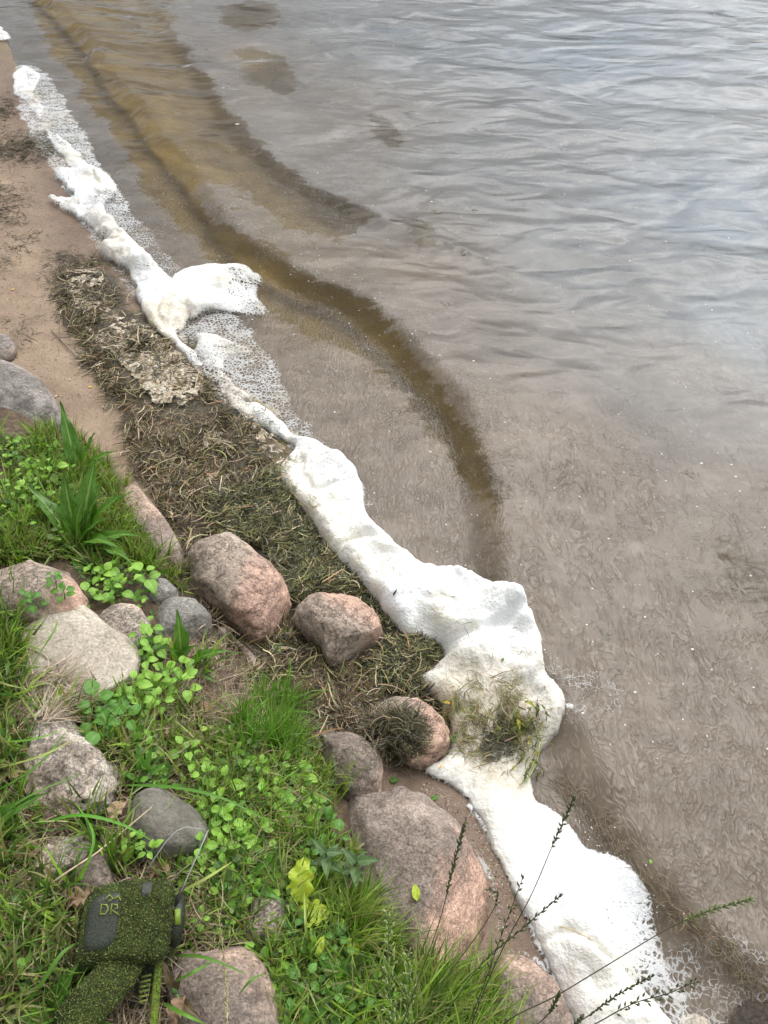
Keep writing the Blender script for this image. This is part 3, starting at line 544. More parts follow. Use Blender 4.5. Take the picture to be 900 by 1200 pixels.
rock('purplish brown rock standing just above the big flat boulder', [(376, 862), (395, 851), (413, 849), (431, 868), (444, 890), (449, 915), (446, 938), (420, 940), (395, 930), (384, 902)], .09, 'brown', 4, tint=(0, .6), sq=2.6, facets=[(80, 40, .55, .3)])
rock('largest boulder, grey brown with an orange pink face towards the water', [(388, 942), (430, 931), (486, 935), (512, 953), (538, 975), (562, 1012), (580, 1052), (577, 1082), (563, 1112), (548, 1142), (515, 1158), (475, 1140), (445, 1105), (422, 1060), (402, 1010), (390, 972)], .15, 'big', 5, tint=(-30, .22), sq=2.7, facets=[(-25, 42, .52, .25), (150, 60, .48, .4), (20, 25, .80, .3)], amp=.045, low=.08)
rock('dark pink rock with a thin white foam line at the bottom edge beside the foam', [(572, 1132), (600, 1121), (634, 1134), (660, 1165), (672, 1210), (640, 1240), (590, 1240), (570, 1190)], .10, 'brown', 6, tint=(60, .15))
rock('grey lined boulder at the left edge above the grass', [(-30, 440), (0, 430), (28, 436), (55, 455), (72, 485), (68, 505), (20, 512), (-30, 510)], .12, 'grey', 7, tint=(60, .4), sq=2.4)
rock('small grey rock poking in at the left edge of the sand', [(-25, 398), (0, 395), (16, 402), (18, 415), (0, 424), (-25, 424)], .05, 'grey', 8, tint=(0, .5))
rock('long pale pink slab between the grass and the brown wrack', [(140, 582), (158, 573), (176, 590), (196, 615), (212, 645), (218, 668), (196, 664), (170, 640), (148, 610)], .05, 'brown', 9, sq=3, tint=(90, -.1), amp=.03)
rock('brown rounded rock at the left edge under the broad leaved plant', [(-30, 690), (0, 672), (30, 660), (62, 662), (88, 684), (98, 708), (80, 725), (30, 730), (-30, 725)], .08, 'pink', 10, tint=(0, .6))
rock('large flat pale tan slab lying in the grass on the left', [(22, 742), (45, 716), (90, 710), (125, 736), (158, 756), (157, 790), (138, 806), (118, 822), (88, 836), (55, 820), (28, 790)], .07, 'tan', 11, sq=4.2, amp=.022, facets=[(10, 80, .30, .05)], tint=(200, .5), low=.1)
rock('small cracked pale stone between the tan slab and the leafy seedlings', [(115, 722), (140, 713), (165, 715), (178, 732), (174, 755), (150, 768), (125, 758)], .06, 'speck', 12, tint=(60, .5))
rock('rounded grey stone under the arrow leaved plant', [(180, 712), (205, 704), (232, 708), (248, 724), (246, 745), (222, 758), (195, 752), (182, 735)], .06, 'blue', 13, sq=2.8, facets=[(-60, 20, .5, .2)], tint=(60, .8))
rock('small grey stone between pale stone and the long slab', [(165, 688), (190, 682), (208, 692), (205, 706), (180, 710)], .045, 'blue', 14)
rock('rough speckled grey and pink stone in the grass left of the smooth grey stone', [(34, 870), (50, 846), (80, 845), (105, 868), (126, 890), (132, 922), (126, 952), (90, 966), (55, 966), (36, 930)], .07, 'speck', 15, sq=2.6, amp=.09, facets=[(60, 50, .5, .3)], tint=(230, .3))
rock('smooth grey stone with a pointed top, between the trimmer and the bright seedlings', [(134, 985), (146, 950), (165, 925), (185, 927), (215, 942), (238, 960), (240, 985), (215, 1003), (170, 1010), (140, 1005)], .09, 'slate', 16, sq=2.4, amp=.035, facets=[(200, 30, .55, .3)])
rock('pale pink angular stone behind the trimmer head', [(38, 1012), (58, 985), (92, 976), (112, 990), (104, 1010), (82, 1024), (62, 1047), (46, 1042)], .055, 'speck', 17, amp=.08, facets=[(80, 60, .4, .2)], tint=(200, .2))
rock('low dark brown stone wedged behind the trimmer head', [(84, 1030), (100, 1008), (125, 1000), (135, 1020), (125, 1050), (98, 1056)], .05, 'brown', 18, tint=(0, .7))
rock('brown pink boulder at the bottom edge right of the trimmer', [(196, 1135), (215, 1115), (245, 1118), (268, 1106), (292, 1110), (308, 1135), (322, 1175), (328, 1230), (280, 1260), (230, 1250), (206, 1190)], .09, 'brown', 19, tint=(60, .25), facets=[(90, 50, .5, .3)])
rock('grey earth covered stone in the grass beside the yellow lobed leaf', [(292, 1066), (308, 1048), (330, 1056), (336, 1082), (322, 1106), (300, 1108), (290, 1090)], .05, 'speck', 20, tint=(0, 1))
rock('dark wet rock in the water at the bottom right corner', [(842, 1190), (868, 1172), (905, 1168), (950, 1200), (930, 1240), (860, 1240)], .06, 'dark', 21)
rock('small tan wet stone at the bottom right beside the dark wet rock', [(786, 1205), (800, 1188), (820, 1187), (836, 1200), (834, 1225), (795, 1225)], .035, 'tan', 22)
PEB = [(281, 609, 3.2, 'small round grey pebble on the wrack', 'grey'), (288, 594, 4, 'small white stone on the wrack', 'tan'), (262, 742, 7, 'pink pebble at the foot of the pink boulder', 'pink'), (248, 765, 6, 'pinkish pebble below the rounded grey stone', 'pink'), (256, 782, 5, 'reddish pebble beside the pale twig', 'pink'), (205, 762, 6, 'dark red pebble under the arrow leaved plant', 'brown'), (236, 776, 7, 'pale pebble in the dry stems right of arrow leaved plant', 'tan'), (104, 328, 2.5, 'tiny grey pebble on the sand near the crusty foam', 'grey')]
for k, (a, b, r_, lab, m_) in enumerate(PEB):
    rock(lab, [(a+r_*1.2*math.cos(t), b+r_*math.sin(t)*(.8+.2*math.sin(k))) for t in np.linspace(0, 2*math.pi, 8, endpoint=False)], .010+.0018*r_, m_, 40+k, name='pebble', cat='pebble')
occ(foam_main.data)
BV = BVHTree.FromPolygons(OCC_V, OCC_F)
def hit(px, py):
    """point seen through a pixel: rocks and foam first, then ground or water"""
    x, y, z = [float(v) for v in G(px, py)]
    wz = float(wavesf(*P(px, py, 0)))
    if z < wz: x, y = [float(v) for v in P(px, py, wz)]; z = wz
    dx, dy, dz = [float(v) for v in ray(px, py)]; d = Vector((dx, dy, dz)).normalized()
    h_ = BV.ray_cast(Vector((0, 0, CAMH)), d)
    p = Vector((x, y, z)); nrm = Vector((0, 0, 1))
    if h_[0] is not None and (h_[0]-Vector((0, 0, CAMH))).length < (p-Vector((0, 0, CAMH))).length+.004: return h_[0], (h_[1] if h_[1].z > 0 else -h_[1])
    return p, nrm
def topz(x, y):
    h_ = BV.ray_cast(Vector((x, y, 1.6)), Vector((0, 0, -1)))
    return h_[0].z if h_[0] is not None else -9
# ================================================================== STRAND GENERATORS
def rock_px_mask(px, py, grow=0):
    r = np.zeros(px.shape, bool)
    for p in ROCKPX: r |= inpoly(p, px, py)
    return r
def ribbons(name, base, az, length, width, rise, curl, cols, mat, seg=4, roll=None, droop=0.0, wind=0.0, taper=True, kind='stuff', parent=None, tipcol=None, sag=None):
    """n ribbons; base (n,3); az heading; rise = start elevation angle; curl = change of heading; droop = change of elevation along the blade"""
    n = len(base); t = np.linspace(0, 1, seg+1); pos = base.copy(); Vl = []; el = rise.copy(); a = az.copy(); st = length/seg
    wprof = (1-t**1.8*.93) if taper else (np.sin(np.pi*(t*.9+.05))*.6+.4)
    for i in range(seg+1):
        side = np.stack([-np.sin(a), np.cos(a), np.zeros(n)], -1)
        if roll is not None:
            up = np.stack([-np.sin(el)*np.cos(a), -np.sin(el)*np.sin(a), np.cos(el)], -1); side = side*np.cos(roll)[:, None]+up*np.sin(roll)[:, None]
        wv = (width*wprof[i]*.5)[:, None]; Vl += [pos-side*wv, pos+side*wv]
        d = np.stack([np.cos(el)*np.cos(a), np.cos(el)*np.sin(a), np.sin(el)], -1); pos = pos+d*st[:, None]
        el = el-droop/seg; a = a+curl/seg
    V = np.stack(Vl, 1)                                  # n, 2(seg+1), 3
    if sag is not None:
        zz = sag(V[:, :, 0], V[:, :, 1]); V[:, :, 2] = np.maximum(V[:, :, 2], zz)
    m = 2*(seg+1); off = (np.arange(n)*m)[:, None, None]; f = np.array([[2*i, 2*i+1, 2*i+3, 2*i+2] for i in range(seg)])[None]+off
    c = np.repeat(cols[:, None, :], m, 1)
    if tipcol is not None:
        k = np.repeat(t, 2)[None, :, None]; c = c*(1-k**2*.6)+tipcol[None, None, :]*k**2*.6
    me = mesh_np(name, V.reshape(-1, 3), f.reshape(-1, 4), cols=c.reshape(-1, 3)); return add(name, me, mat, kind=kind, parent=parent)
def pick(pal, n, jit=.18):
    pal = np.array(pal); c = pal[rng.integers(0, len(pal), n)]; return np.clip(c*(1+jit*rng.standard_normal((n, 1)))*(1+.06*rng.standard_normal((n, 3))), .004, .9)
def sample_poly(poly, n):
    p = np.array(poly, float); lo, hi = p.min(0), p.max(0); X, Y = [], []; c = 0
    while c < n:
        x = rng.uniform(lo[0], hi[0], n*3); y = rng.uniform(lo[1], hi[1], n*3); m = inpoly(poly, x, y); X.append(x[m]); Y.append(y[m]); c += m.sum()
    return np.concatenate(X)[:n], np.concatenate(Y)[:n]
def on_ground(px, py): x, y, z = G(px, py); return np.stack([x, y, z], -1)
def surf_many(px, py):
    return np.array([tuple(hit(a, b)[0]) for a, b in zip(px, py)])

# ------------------------------------------------------------------ wrack (dead water weed and grass) on the beach
WP = [(.035, .028, .012), (.07, .052, .02), (.11, .082, .034), (.16, .115, .055), (.26, .19, .10), (.06, .055, .016), (.11, .10, .025), (.42, .34, .2), (.02, .018, .01), (.025, .02, .012)]
GP = [(.06, .07, .022), (.12, .13, .04), (.18, .18, .07), (.03, .03, .014), (.34, .3, .15), (.09, .075, .035), (.022, .02, .01)]
def mat_of(name, poly, n, pal, L=(.012, .04), Wd=(.0009, .0022), lift=.012, avoid=True, heading=None, spread=3.2, surf=False, rise=.16, keepn=None):
    px, py = sample_poly(poly, n)
    jit = 7*rng.standard_normal((2, n)); px = px+jit[0]; py = py+jit[1]
    if avoid: m = ~rock_px_mask(px, py); px, py = px[m], py[m]
    if keepn is not None:
        q_ = fbm(px/22, py/22, seed=keepn, o=3); m = q_+rng.uniform(-.22, .22, len(px)) > -.03; px, py = px[m], py[m]
    b = surf_many(px, py) if surf else on_ground(px, py); n = len(b)
    b[:, 2] += rng.uniform(0, lift, n)**1.0
    az = (2*np.pi*vnoise(b[:, 0]*7, b[:, 1]*7, seed=97)*1.3+rng.normal(0, .75, n) if heading is None else heading+spread*rng.standard_normal(n)+(rng.random(n) > .5)*np.pi)
    return ribbons(name, b, az, rng.uniform(*L, n), rng.uniform(*Wd, n), rng.normal(0.05, rise, n), rng.normal(0, 1.3, n), pick(pal, n), M_STRAND, seg=4, roll=rng.normal(0, .6, n), droop=rng.normal(.15, .35, n), taper=False)
mat_of('beach_wrack', WRACK, 36000, WP, keepn=71, lift=.020, Wd=(.0012, .0036), L=(.015, .075))
mat_of('beach_wrack', [(240, 600), (330, 555), (400, 660), (470, 735), (515, 760), (495, 800), (440, 800), (455, 745), (430, 700), (370, 690), (335, 700), (320, 650), (270, 625)], 16000, GP, L=(.015, .07), Wd=(.001, .0034), lift=.030)
mat_of('beach_wrack', [(300, 770), (380, 790), (430, 800), (440, 850), (400, 845), (370, 870), (340, 830), (290, 800)], 7000, [(.09, .07, .04), (.16, .12, .07), (.24, .18, .11), (.05, .04, .02), (.33, .26, .16)], L=(.015, .05), lift=.018)
mat_of('beach_wrack', [(155, 490), (240, 490), (260, 560), (215, 600), (235, 650), (190, 590), (160, 550)], 6000, [(.13, .09, .05), (.20, .15, .09), (.30, .23, .14), (.07, .05, .03), (.4, .32, .2)], L=(.01, .035), lift=.010)
mat_of('weed_heap_on_rock', [(440, 850), (455, 842), (480, 842), (490, 865), (482, 885), (470, 900), (455, 890), (440, 870)], 3000, [(.02, .018, .01), (.05, .042, .02), (.12, .10, .05), (.26, .21, .11), (.07, .07, .03)], L=(.02, .06), lift=.022, avoid=False, surf=True)
for poly, n in (([(-30, 170), (10, 165), (70, 160), (72, 178), (30, 185), (-30, 190)], 2600), ([(0, 118), (24, 128), (10, 140), (-20, 142)], 600), ([(-20, 215), (30, 222), (25, 262), (-20, 265)], 900), ([(10, 275), (45, 282), (38, 292), (8, 290)], 120), ([(-20, 300), (20, 300), (15, 315), (-20, 318)], 120), ([(60, 160), (78, 165), (75, 185), (60, 182)], 120), ([(0, 370), (35, 360), (45, 420), (5, 400)], 90), ([(60, 300), (110, 300), (130, 350), (80, 380), (60, 340)], 1800)):
    mat_of('sand_litter', poly, n, [(.03, .025, .015), (.05, .04, .022), (.09, .07, .035), (.16, .12, .07), (.06, .06, .02)], L=(.012, .05), Wd=(.001, .003), lift=.008)
mat_of('sand_litter', [(-20, 200), (60, 200), (140, 480), (20, 430), (-20, 400)], 420, [(.05, .04, .03), (.12, .09, .06), (.45, .38, .26)], L=(.004, .016), lift=.002)
mat_of('wrack_straws', WRACK, 900, [(.42, .34, .2), (.3, .26, .12), (.2, .22, .06), (.5, .42, .26), (.35, .2, .1)], L=(.02, .09), Wd=(.0016, .004), lift=.03, rise=.12)
# grit and tiny stones on the sand
def grit(name, polys, n, rr_, pal):
    V = []; F = []; C_ = []
    for poly, k in zip(polys, n):
        gx, gy = sample_poly(poly, k); pts_ = on_ground(gx, gy)
        for p in pts_:
            a = random.uniform(*rr_)*random.random()**.7+.0005; o = len(V); th = random.uniform(0, 6.28); c_, s_ = math.cos(th)*a, math.sin(th)*a; q_ = random.uniform(.5, .9)
            V += [(p[0]+c_, p[1]+s_, p[2]), (p[0]-s_*q_, p[1]+c_*q_, p[2]), (p[0]-c_, p[1]-s_, p[2]), (p[0]+s_*q_, p[1]-c_*q_, p[2]), (p[0]+c_*.2, p[1], p[2]+a*.7)]; F += [(o, o+1, o+4), (o+1, o+2, o+4), (o+2, o+3, o+4), (o+3, o, o+4)]
            c0 = random.choice(pal); C_ += [tuple(v*random.uniform(.7, 1.2) for v in c0)]*5
    add(name, mesh_np(name, V, F, cols=np.array(C_), smooth=False), M_STRAND, kind='stuff')
grit('sand_grit', [[(-30, 60), (30, 150), (60, 290), (90, 400), (150, 500), (70, 490), (-30, 430)], [(500, 910), (560, 960), (620, 1080), (590, 1110), (550, 970), (490, 930)], [(180, 560), (240, 600), (250, 660), (215, 640)]], (2600, 500, 300), (.001, .0035), [(.10, .08, .06), (.2, .16, .12), (.38, .32, .26), (.5, .45, .38), (.06, .05, .04)])
# weeds lying on the foam
FPAL = [(.12, .12, .035), (.22, .2, .06), (.3, .24, .11), (.08, .07, .03), (.16, .2, .04), (.22, .14, .07)]
mat_of('weed_on_foam', [(515, 812), (560, 795), (600, 800), (640, 840), (625, 890), (570, 895), (535, 885), (528, 850)], 1500, FPAL, L=(.02, .06), Wd=(.0008, .0022), lift=.010, surf=True, avoid=False, keepn=73)
mat_of('weed_on_foam', [(570, 850), (600, 850), (608, 880), (585, 890), (570, 875)], 700, [(.03, .028, .015), (.06, .055, .03), (.11, .1, .05)], L=(.01, .03), lift=.01, surf=True, avoid=False)
mat_of('weed_on_foam', [(460, 690), (560, 680), (640, 780), (650, 850), (600, 900), (540, 900), (510, 820), (540, 770)], 130, FPAL, L=(.008, .035), Wd=(.0007, .0016), lift=.002, surf=True, avoid=False)
mat_of('weed_on_foam', [(300, 480), (340, 510), (420, 560), (430, 640), (520, 700), (600, 760), (480, 740), (400, 650), (345, 580)], 150, FPAL, L=(.006, .03), Wd=(.0006, .0014), lift=.002, surf=True, avoid=False)
mat_of('weed_on_foam', [(320, 510), (345, 520), (335, 560), (365, 600), (355, 610), (330, 580), (322, 550)], 500, FPAL, L=(.01, .03), lift=.004, surf=True, avoid=False)
for poly, n in (([(225, 398), (240, 402), (238, 425), (226, 420)], 160), ([(230, 440), (250, 445), (252, 462), (232, 462)], 260), ([(258, 462), (300, 475), (325, 500), (300, 510), (265, 480)], 260), ([(135, 280), (150, 285), (146, 298), (136, 296)], 60), ([(52, 158), (78, 165), (75, 185), (55, 180)], 200)):
    mat_of('weed_on_foam', poly, n, [(.05, .06, .015), (.1, .11, .03), (.16, .13, .05), (.04, .035, .02)], L=(.01, .03), lift=.012, surf=True, avoid=False)
# weedy line pushed along by the little wave at lower right
mat_of('floating_weed', [(640, 900), (665, 915), (710, 960), (745, 1005), (790, 1055), (850, 1100), (900, 1150), (895, 1165), (840, 1115), (780, 1070), (735, 1015), (700, 970), (650, 925)], 900, [(.08, .06, .03), (.13, .1, .05), (.2, .15, .09)], L=(.01, .04), Wd=(.0006, .0013), lift=.002, surf=True, avoid=False, heading=-1.0, spread=.5)

# ------------------------------------------------------------------ bank litter and grass
VEG = [(-60, 500), (0, 500), (70, 500), (100, 520), (135, 545), (150, 580), (185, 625), (215, 680), (245, 745), (290, 790), (330, 830), (355, 860), (380, 900), (395, 935), (400, 1000), (425, 1070), (455, 1110), (520, 1165), (575, 1200), (590, 1260), (-60, 1260)]
THATCH = [(-60, 800), (60, 790), (120, 830), (240, 760), (330, 830), (360, 900), (320, 1100), (330, 1260), (-60, 1260)]
px, py = sample_poly(THATCH, 9000); m = ~rock_px_mask(px, py) | (rng.random(len(px)) < .10); px, py = px[m], py[m]
b = on_ground(px, py); n = len(b); b[:, 2] += rng.uniform(0, .02, n)
ribbons('dry_thatch', b, rng.uniform(0, 6.28, n), rng.uniform(.02, .10, n), rng.uniform(.001, .003, n), rng.normal(.15, .35, n), rng.normal(0, .8, n), pick([(.38, .3, .19), (.28, .21, .13), (.2, .15, .09), (.45, .37, .25), (.12, .085, .05)], n), M_STRAND, roll=rng.normal(0, .6, n), droop=rng.normal(.3, .4, n))
px, py = sample_poly([(22, 800), (50, 785), (85, 800), (95, 835), (60, 850), (10, 850), (-10, 820)], 900); b = surf_many(px, py); n = len(b); b[:, 2] += rng.uniform(0, .015, n)
ribbons('dry_thatch', b, rng.normal(.9, .6, n), rng.uniform(.04, .1, n), rng.uniform(.001, .0022, n), rng.normal(0, .2, n), rng.normal(0, .6, n), pick([(.42, .34, .24), (.3, .23, .16), (.5, .42, .31)], n), M_STRAND, roll=rng.normal(0, .5, n), droop=rng.normal(.2, .3, n))
px, py = sample_poly([(230, 740), (290, 790), (330, 840), (300, 870), (240, 850), (200, 800)], 1600); m = ~rock_px_mask(px, py); b = on_ground(px[m], py[m]); n = len(b); b[:, 2] += rng.uniform(0, .02, n)
ribbons('dry_thatch', b, rng.uniform(0, 6.28, n), rng.uniform(.02, .08, n), rng.uniform(.0008, .002, n), rng.normal(.1, .3, n), rng.normal(0, .8, n), pick([(.38, .3, .2), (.28, .2, .14), (.18, .13, .09)], n), M_STRAND, roll=rng.normal(0, .6, n))

GREENS = [(.09, .18, .02), (.16, .29, .03), (.24, .39, .04), (.055, .10, .018), (.30, .42, .07), (.04, .07, .015), (.36, .33, .15), (.25, .2, .1)]
DARKG = [(.035, .10, .015), (.05, .13, .02), (.08, .18, .03), (.06, .14, .04)]
def grass(poly, ncl, per, L, Wd, pal, lean=.55, name='grass', rej=.9, lo=.6, straw=.05, az0=None, azs=.9, rad=.012, keepn=None):
    px, py = sample_poly(poly, ncl)
    m = ~rock_px_mask(px, py) | (rng.random(len(px)) > rej); m &= (fbm(px/24, py/24, seed=111, o=2)+rng.uniform(-.25, .25, len(px)) > -.36); px, py = px[m], py[m]
    if keepn is not None:
        m = fbm(px/30, py/30, seed=keepn, o=2)+rng.uniform(-.2, .2, len(px)) > -.15; px, py = px[m], py[m]
    c = on_ground(px, py); k = len(c); idx = np.repeat(np.arange(k), per); n = len(idx)
    b = c[idx]; th = rng.uniform(0, 6.28, n); r = rad*np.sqrt(rng.random(n)); b[:, 0] += r*np.cos(th); b[:, 1] += r*np.sin(th); b[:, 2] -= .004
    az = th+.5*rng.standard_normal(n)
    if az0 is not None: az = az0+azs*rng.standard_normal(n)
    cl = rng.uniform(.7, 1.25, k)[idx]
    ln = rng.uniform(*L, n)*cl; Wd = (Wd[0]*1.4, Wd[1]*2.1); cols = pick(pal, n)*(.85+.3*rng.random(k)[idx])[:, None]
    s = rng.random(n) < straw; cols[s] = pick([(.42, .36, .2), (.3, .24, .13)], int(s.sum()))
    return ribbons(name, b, az, ln, rng.uniform(*Wd, n), np.pi/2-np.abs(rng.normal(.1, lean*.6, n)), rng.normal(0, .5, n), cols, M_BLADE, seg=5, roll=rng.normal(0, .5, n), droop=np.abs(rng.normal(.9, .55, n)), tipcol=np.array((.2, .3, .06)))
grass([(-60, 500), (60, 500), (100, 515), (150, 570), (200, 640), (205, 670), (120, 680), (95, 655), (-60, 660)], 520, 22, (.03, .085), (.0014, .0030), GREENS)
grass([(60, 540), (150, 570), (205, 645), (225, 690), (190, 690), (150, 650), (90, 640)], 150, 20, (.03, .07), (.0012, .0022), GREENS, az0=-.2)
grass([(-60, 680), (40, 700), (40, 760), (25, 830), (-60, 850)], 170, 16, (.06, .14), (.002, .004), DARKG+GREENS)
grass([(-60, 850), (60, 880), (140, 1000), (100, 1050), (110, 1260), (-60, 1260)], 260, 14, (.05, .12), (.0018, .004), GREENS+DARKG, straw=.25)
grass([(225, 880), (290, 850), (345, 840), (375, 890), (390, 940), (395, 1010), (420, 1090), (300, 1060), (240, 990)], 330, 20, (.03, .085), (.0013, .003), GREENS)
grass([(280, 850), (300, 815), (345, 830), (360, 880), (330, 910), (290, 900)], 26, 26, (.07, .15), (.0016, .0028), [(.10, .25, .025), (.13, .3, .03), (.07, .18, .02)], az0=1.0, azs=.8, lean=.4)
grass([(300, 1050), (400, 1020), (460, 1110), (570, 1180), (590, 1260), (310, 1260)], 300, 17, (.04, .11), (.0014, .0032), GREENS)
grass([(400, 1030), (450, 1040), (480, 1090), (450, 1120), (400, 1110)], 60, 26, (.06, .12), (.0014, .0026), GREENS, az0=.4, azs=.6)
grass([(480, 1140), (560, 1150), (600, 1215), (590, 1260), (450, 1260)], 75, 18, (.06, .16), (.0014, .003), GREENS, az0=.9, azs=.7)
grass([(190, 940), (320, 950), (320, 1110), (200, 1110)], 110, 14, (.03, .08), (.0015, .003), DARKG+GREENS)
grass([(90, 800), (230, 820), (250, 900), (140, 930), (110, 860)], 90, 12, (.04, .09), (.0018, .0035), GREENS, straw=.2)
for (a, b_, n_, l_, z_) in ((205, 780, 8, .09, .6), (85, 835, 10, .09, .9), (60, 850, 12, .10, 1.6), (140, 1020, 16, .13, 1.3), (160, 1010, 10, .12, 1.6), (105, 850, 8, .07, 1.5), (410, 1000, 8, .06, .6), (240, 790, 10, .10, .3), (395, 925, 10, .09, .8)):
    grass([(a-9, b_-7), (a+9, b_-7), (a+9, b_+7), (a-9, b_+7)], 2, n_, (l_*.7, l_*1.3), (.002, .004), GREENS, az0=z_, azs=.7, rej=0, lean=.6)
grass([(-420, 400), (-200, 360), (-60, 440), (-60, 1260), (-420, 1260)], 520, 18, (.04, .12), (.0016, .0035), GREENS+DARKG)
# little leaves of the ground cover that nobody could count
def cover(poly, n, pal, L=(.008, .021), lift=(.005, .05), rej=.97, keepn=80):
    px, py = sample_poly(poly, n); m = (~rock_px_mask(px, py)) | (rng.random(n) > rej); px, py = px[m], py[m]
    m = fbm(px/26, py/26, seed=keepn, o=2)+rng.uniform(-.3, .3, len(px)) > -.1; px, py = px[m], py[m]
    b = on_ground(px, py); n = len(b); b[:, 2] += rng.uniform(*lift, n)
    az = rng.uniform(0, 6.28, n); el = rng.normal(.15, .45, n); ln = rng.uniform(*L, n); wd = ln*rng.uniform(.55, .85, n)
    d = np.stack([np.cos(el)*np.cos(az), np.cos(el)*np.sin(az), np.sin(el)], -1); s = np.stack([-np.sin(az), np.cos(az), np.zeros(n)], -1); u = np.cross(s, -d)
    t = [(0, 0), (.25, .36), (.6, .5), (.85, .3), (1, 0)]; V = [b]
    for a, h_ in t[1:4]:
        for sg in (-1, 1): V.append(b+d*(ln*a)[:, None]+s*(wd*h_*sg)[:, None]+u*(ln*.10*abs(h_)*2)[:, None])
        V.append(b+d*(ln*a)[:, None])
    V.append(b+d*(ln)[:, None]-u*(ln*.08)[:, None]); V = np.stack(V, 1); m = V.shape[1]
    fq = [(0, 3, 1, 1), (0, 2, 3, 3)]
    fq = np.array([[0, 0, 3, 1], [0, 2, 3, 3], [1, 3, 6, 4], [3, 2, 5, 6], [4, 6, 9, 7], [6, 5, 8, 9], [7, 9, 10, 10], [9, 8, 10, 10]])
    tri = []
    for q_ in fq:
        u_ = list(dict.fromkeys(q_.tolist()))
        if len(u_) == 3: tri.append(u_)
        else: tri += [[u_[0], u_[1], u_[2]], [u_[0], u_[2], u_[3]]]
    F = (np.array(tri)[None]+(np.arange(n)*m)[:, None, None]).reshape(-1, 3)
    me = mesh_np('ground_cover', V.reshape(-1, 3), F, cols=np.repeat(pick(pal, n)[:, None, :], m, 1).reshape(-1, 3)); add('ground_cover', me, M_BLADE, kind='stuff')
CV = [(.10, .22, .025), (.16, .32, .035), (.24, .42, .06), (.07, .15, .03), (.13, .2, .07)]
cover([(-60, 510), (60, 520), (120, 560), (90, 650), (-60, 655)], 1700, CV)
cover([(90, 650), (200, 680), (215, 760), (160, 800), (110, 700)], 420, CV)
cover([(160, 870), (330, 850), (390, 940), (400, 1020), (320, 1080), (200, 1000)], 1500, CV)
cover([(240, 1020), (340, 1060), (470, 1110), (580, 1190), (590, 1260), (310, 1260), (300, 1110)], 1700, CV+[(.09, .15, .05)])
cover([(-60, 700), (40, 720), (100, 900), (-60, 1260), (100, 1260), (110, 1100)], 500, CV)

cover([(290, 870), (380, 880), (400, 1000), (460, 1110), (570, 1190), (590, 1260), (300, 1260), (300, 1110), (250, 1030), (260, 950)], 1500, CV, keepn=83)
# ================================================================== LEAVES AND PLANTS
LM = {}
def leaf_mesh(kind, wr, fold=.25, droop=.5, wav=0.0, nv=10, nu=6, shape='oval', seed=0, twist=0.0):
    k = (kind, wr, fold, droop, wav, shape, seed)
    if k in LM: return LM[k]
    V = []; UV = []; rr = random.Random(seed*31+5)
    for i in range(nv+1):
        v = i/nv
        if shape == 'oval': w_ = math.sin(math.pi*min(1, v**.85))**.75*(1-.15*v)
        elif shape == 'lance': w_ = (min(1, v/.12)**.7)*(1-v)**.62*(.75+.5*math.sin(math.pi*min(v*1.15, 1)))*.9
        elif shape == 'arrow': w_ = (1.15-v)*(1 if v > .06 else .55)*.95*(1-v**6)
        elif shape == 'lobed': w_ = (.55+.45*abs(math.cos(v*math.pi*3.1)))*math.sin(math.pi*min(1, .12+v*.88))**.5
        elif shape == 'oak': w_ = (.35+.65*abs(math.sin(v*math.pi*3.2+.4)))*math.sin(math.pi*min(1, .08+v*.92))**.5
        else: w_ = (.75+.25*math.cos(v*math.pi*9))*math.sin(math.pi*min(1, v**.7))**.6
        if i == nv: w_ = 0.02
        if i == 0: w_ = max(.03, w_*.2)
        th = -droop*v*v*1.0; yy = v*math.cos(droop*v*.5); zz = .16*math.sin(math.pi*v)*droop-droop*.42*v*v
        for j in range(nu+1):
            u = j/nu*2-1; e = abs(u); x = u*w_*wr*.5
            z = zz+fold*e*w_*wr*.5+wav*math.sin(v*17+u*2+seed)*e*.06+(rr.uniform(-1, 1)*wav*.03)
            V.append((x+twist*v*v*.2, yy+(wav*.03*math.sin(u*5+v*9)), z)); UV.append((.5+u*.5, v))
    F = [(i*(nu+1)+j, i*(nu+1)+j+1, (i+1)*(nu+1)+j+1, (i+1)*(nu+1)+j) for i in range(nv) for j in range(nu)]
    me = mesh_np('leaf', V, F, uv=UV); LM[k] = me; return me
def place(me, mat, base, az, el, size, roll=0, parent=None, name='leaf', label=None, cat=None, group=None, loc0=None):
    if len(me.materials) == 0: me.materials.append(mat)
    o = bpy.data.objects.new(name, me); COL.objects.link(o)
    if me.materials[0] != mat:
        o.material_slots[0].link = 'OBJECT'; o.material_slots[0].material = mat
    M = Matrix.Translation(base) @ Matrix.Rotation(az-math.pi/2, 4, 'Z') @ Matrix.Rotation(el, 4, 'X') @ Matrix.Rotation(roll, 4, 'Y') @ Matrix.Scale(size, 4)
    if parent is not None: o.parent = parent
    o.matrix_local = M
    if label: o['label'] = label
    if cat: o['category'] = cat
    if group: o['group'] = group
    return o
def empty(name, loc, label, cat, group=None):
    o = bpy.data.objects.new(name, None); COL.objects.link(o); o.location = loc; o['label'] = label; o['category'] = cat; o.empty_display_size = .02
    if group: o['group'] = group
    return o
SEEDM = [leaf_mesh('s', .78, .22, .45, .25, shape='oval', seed=i) for i in range(4)]
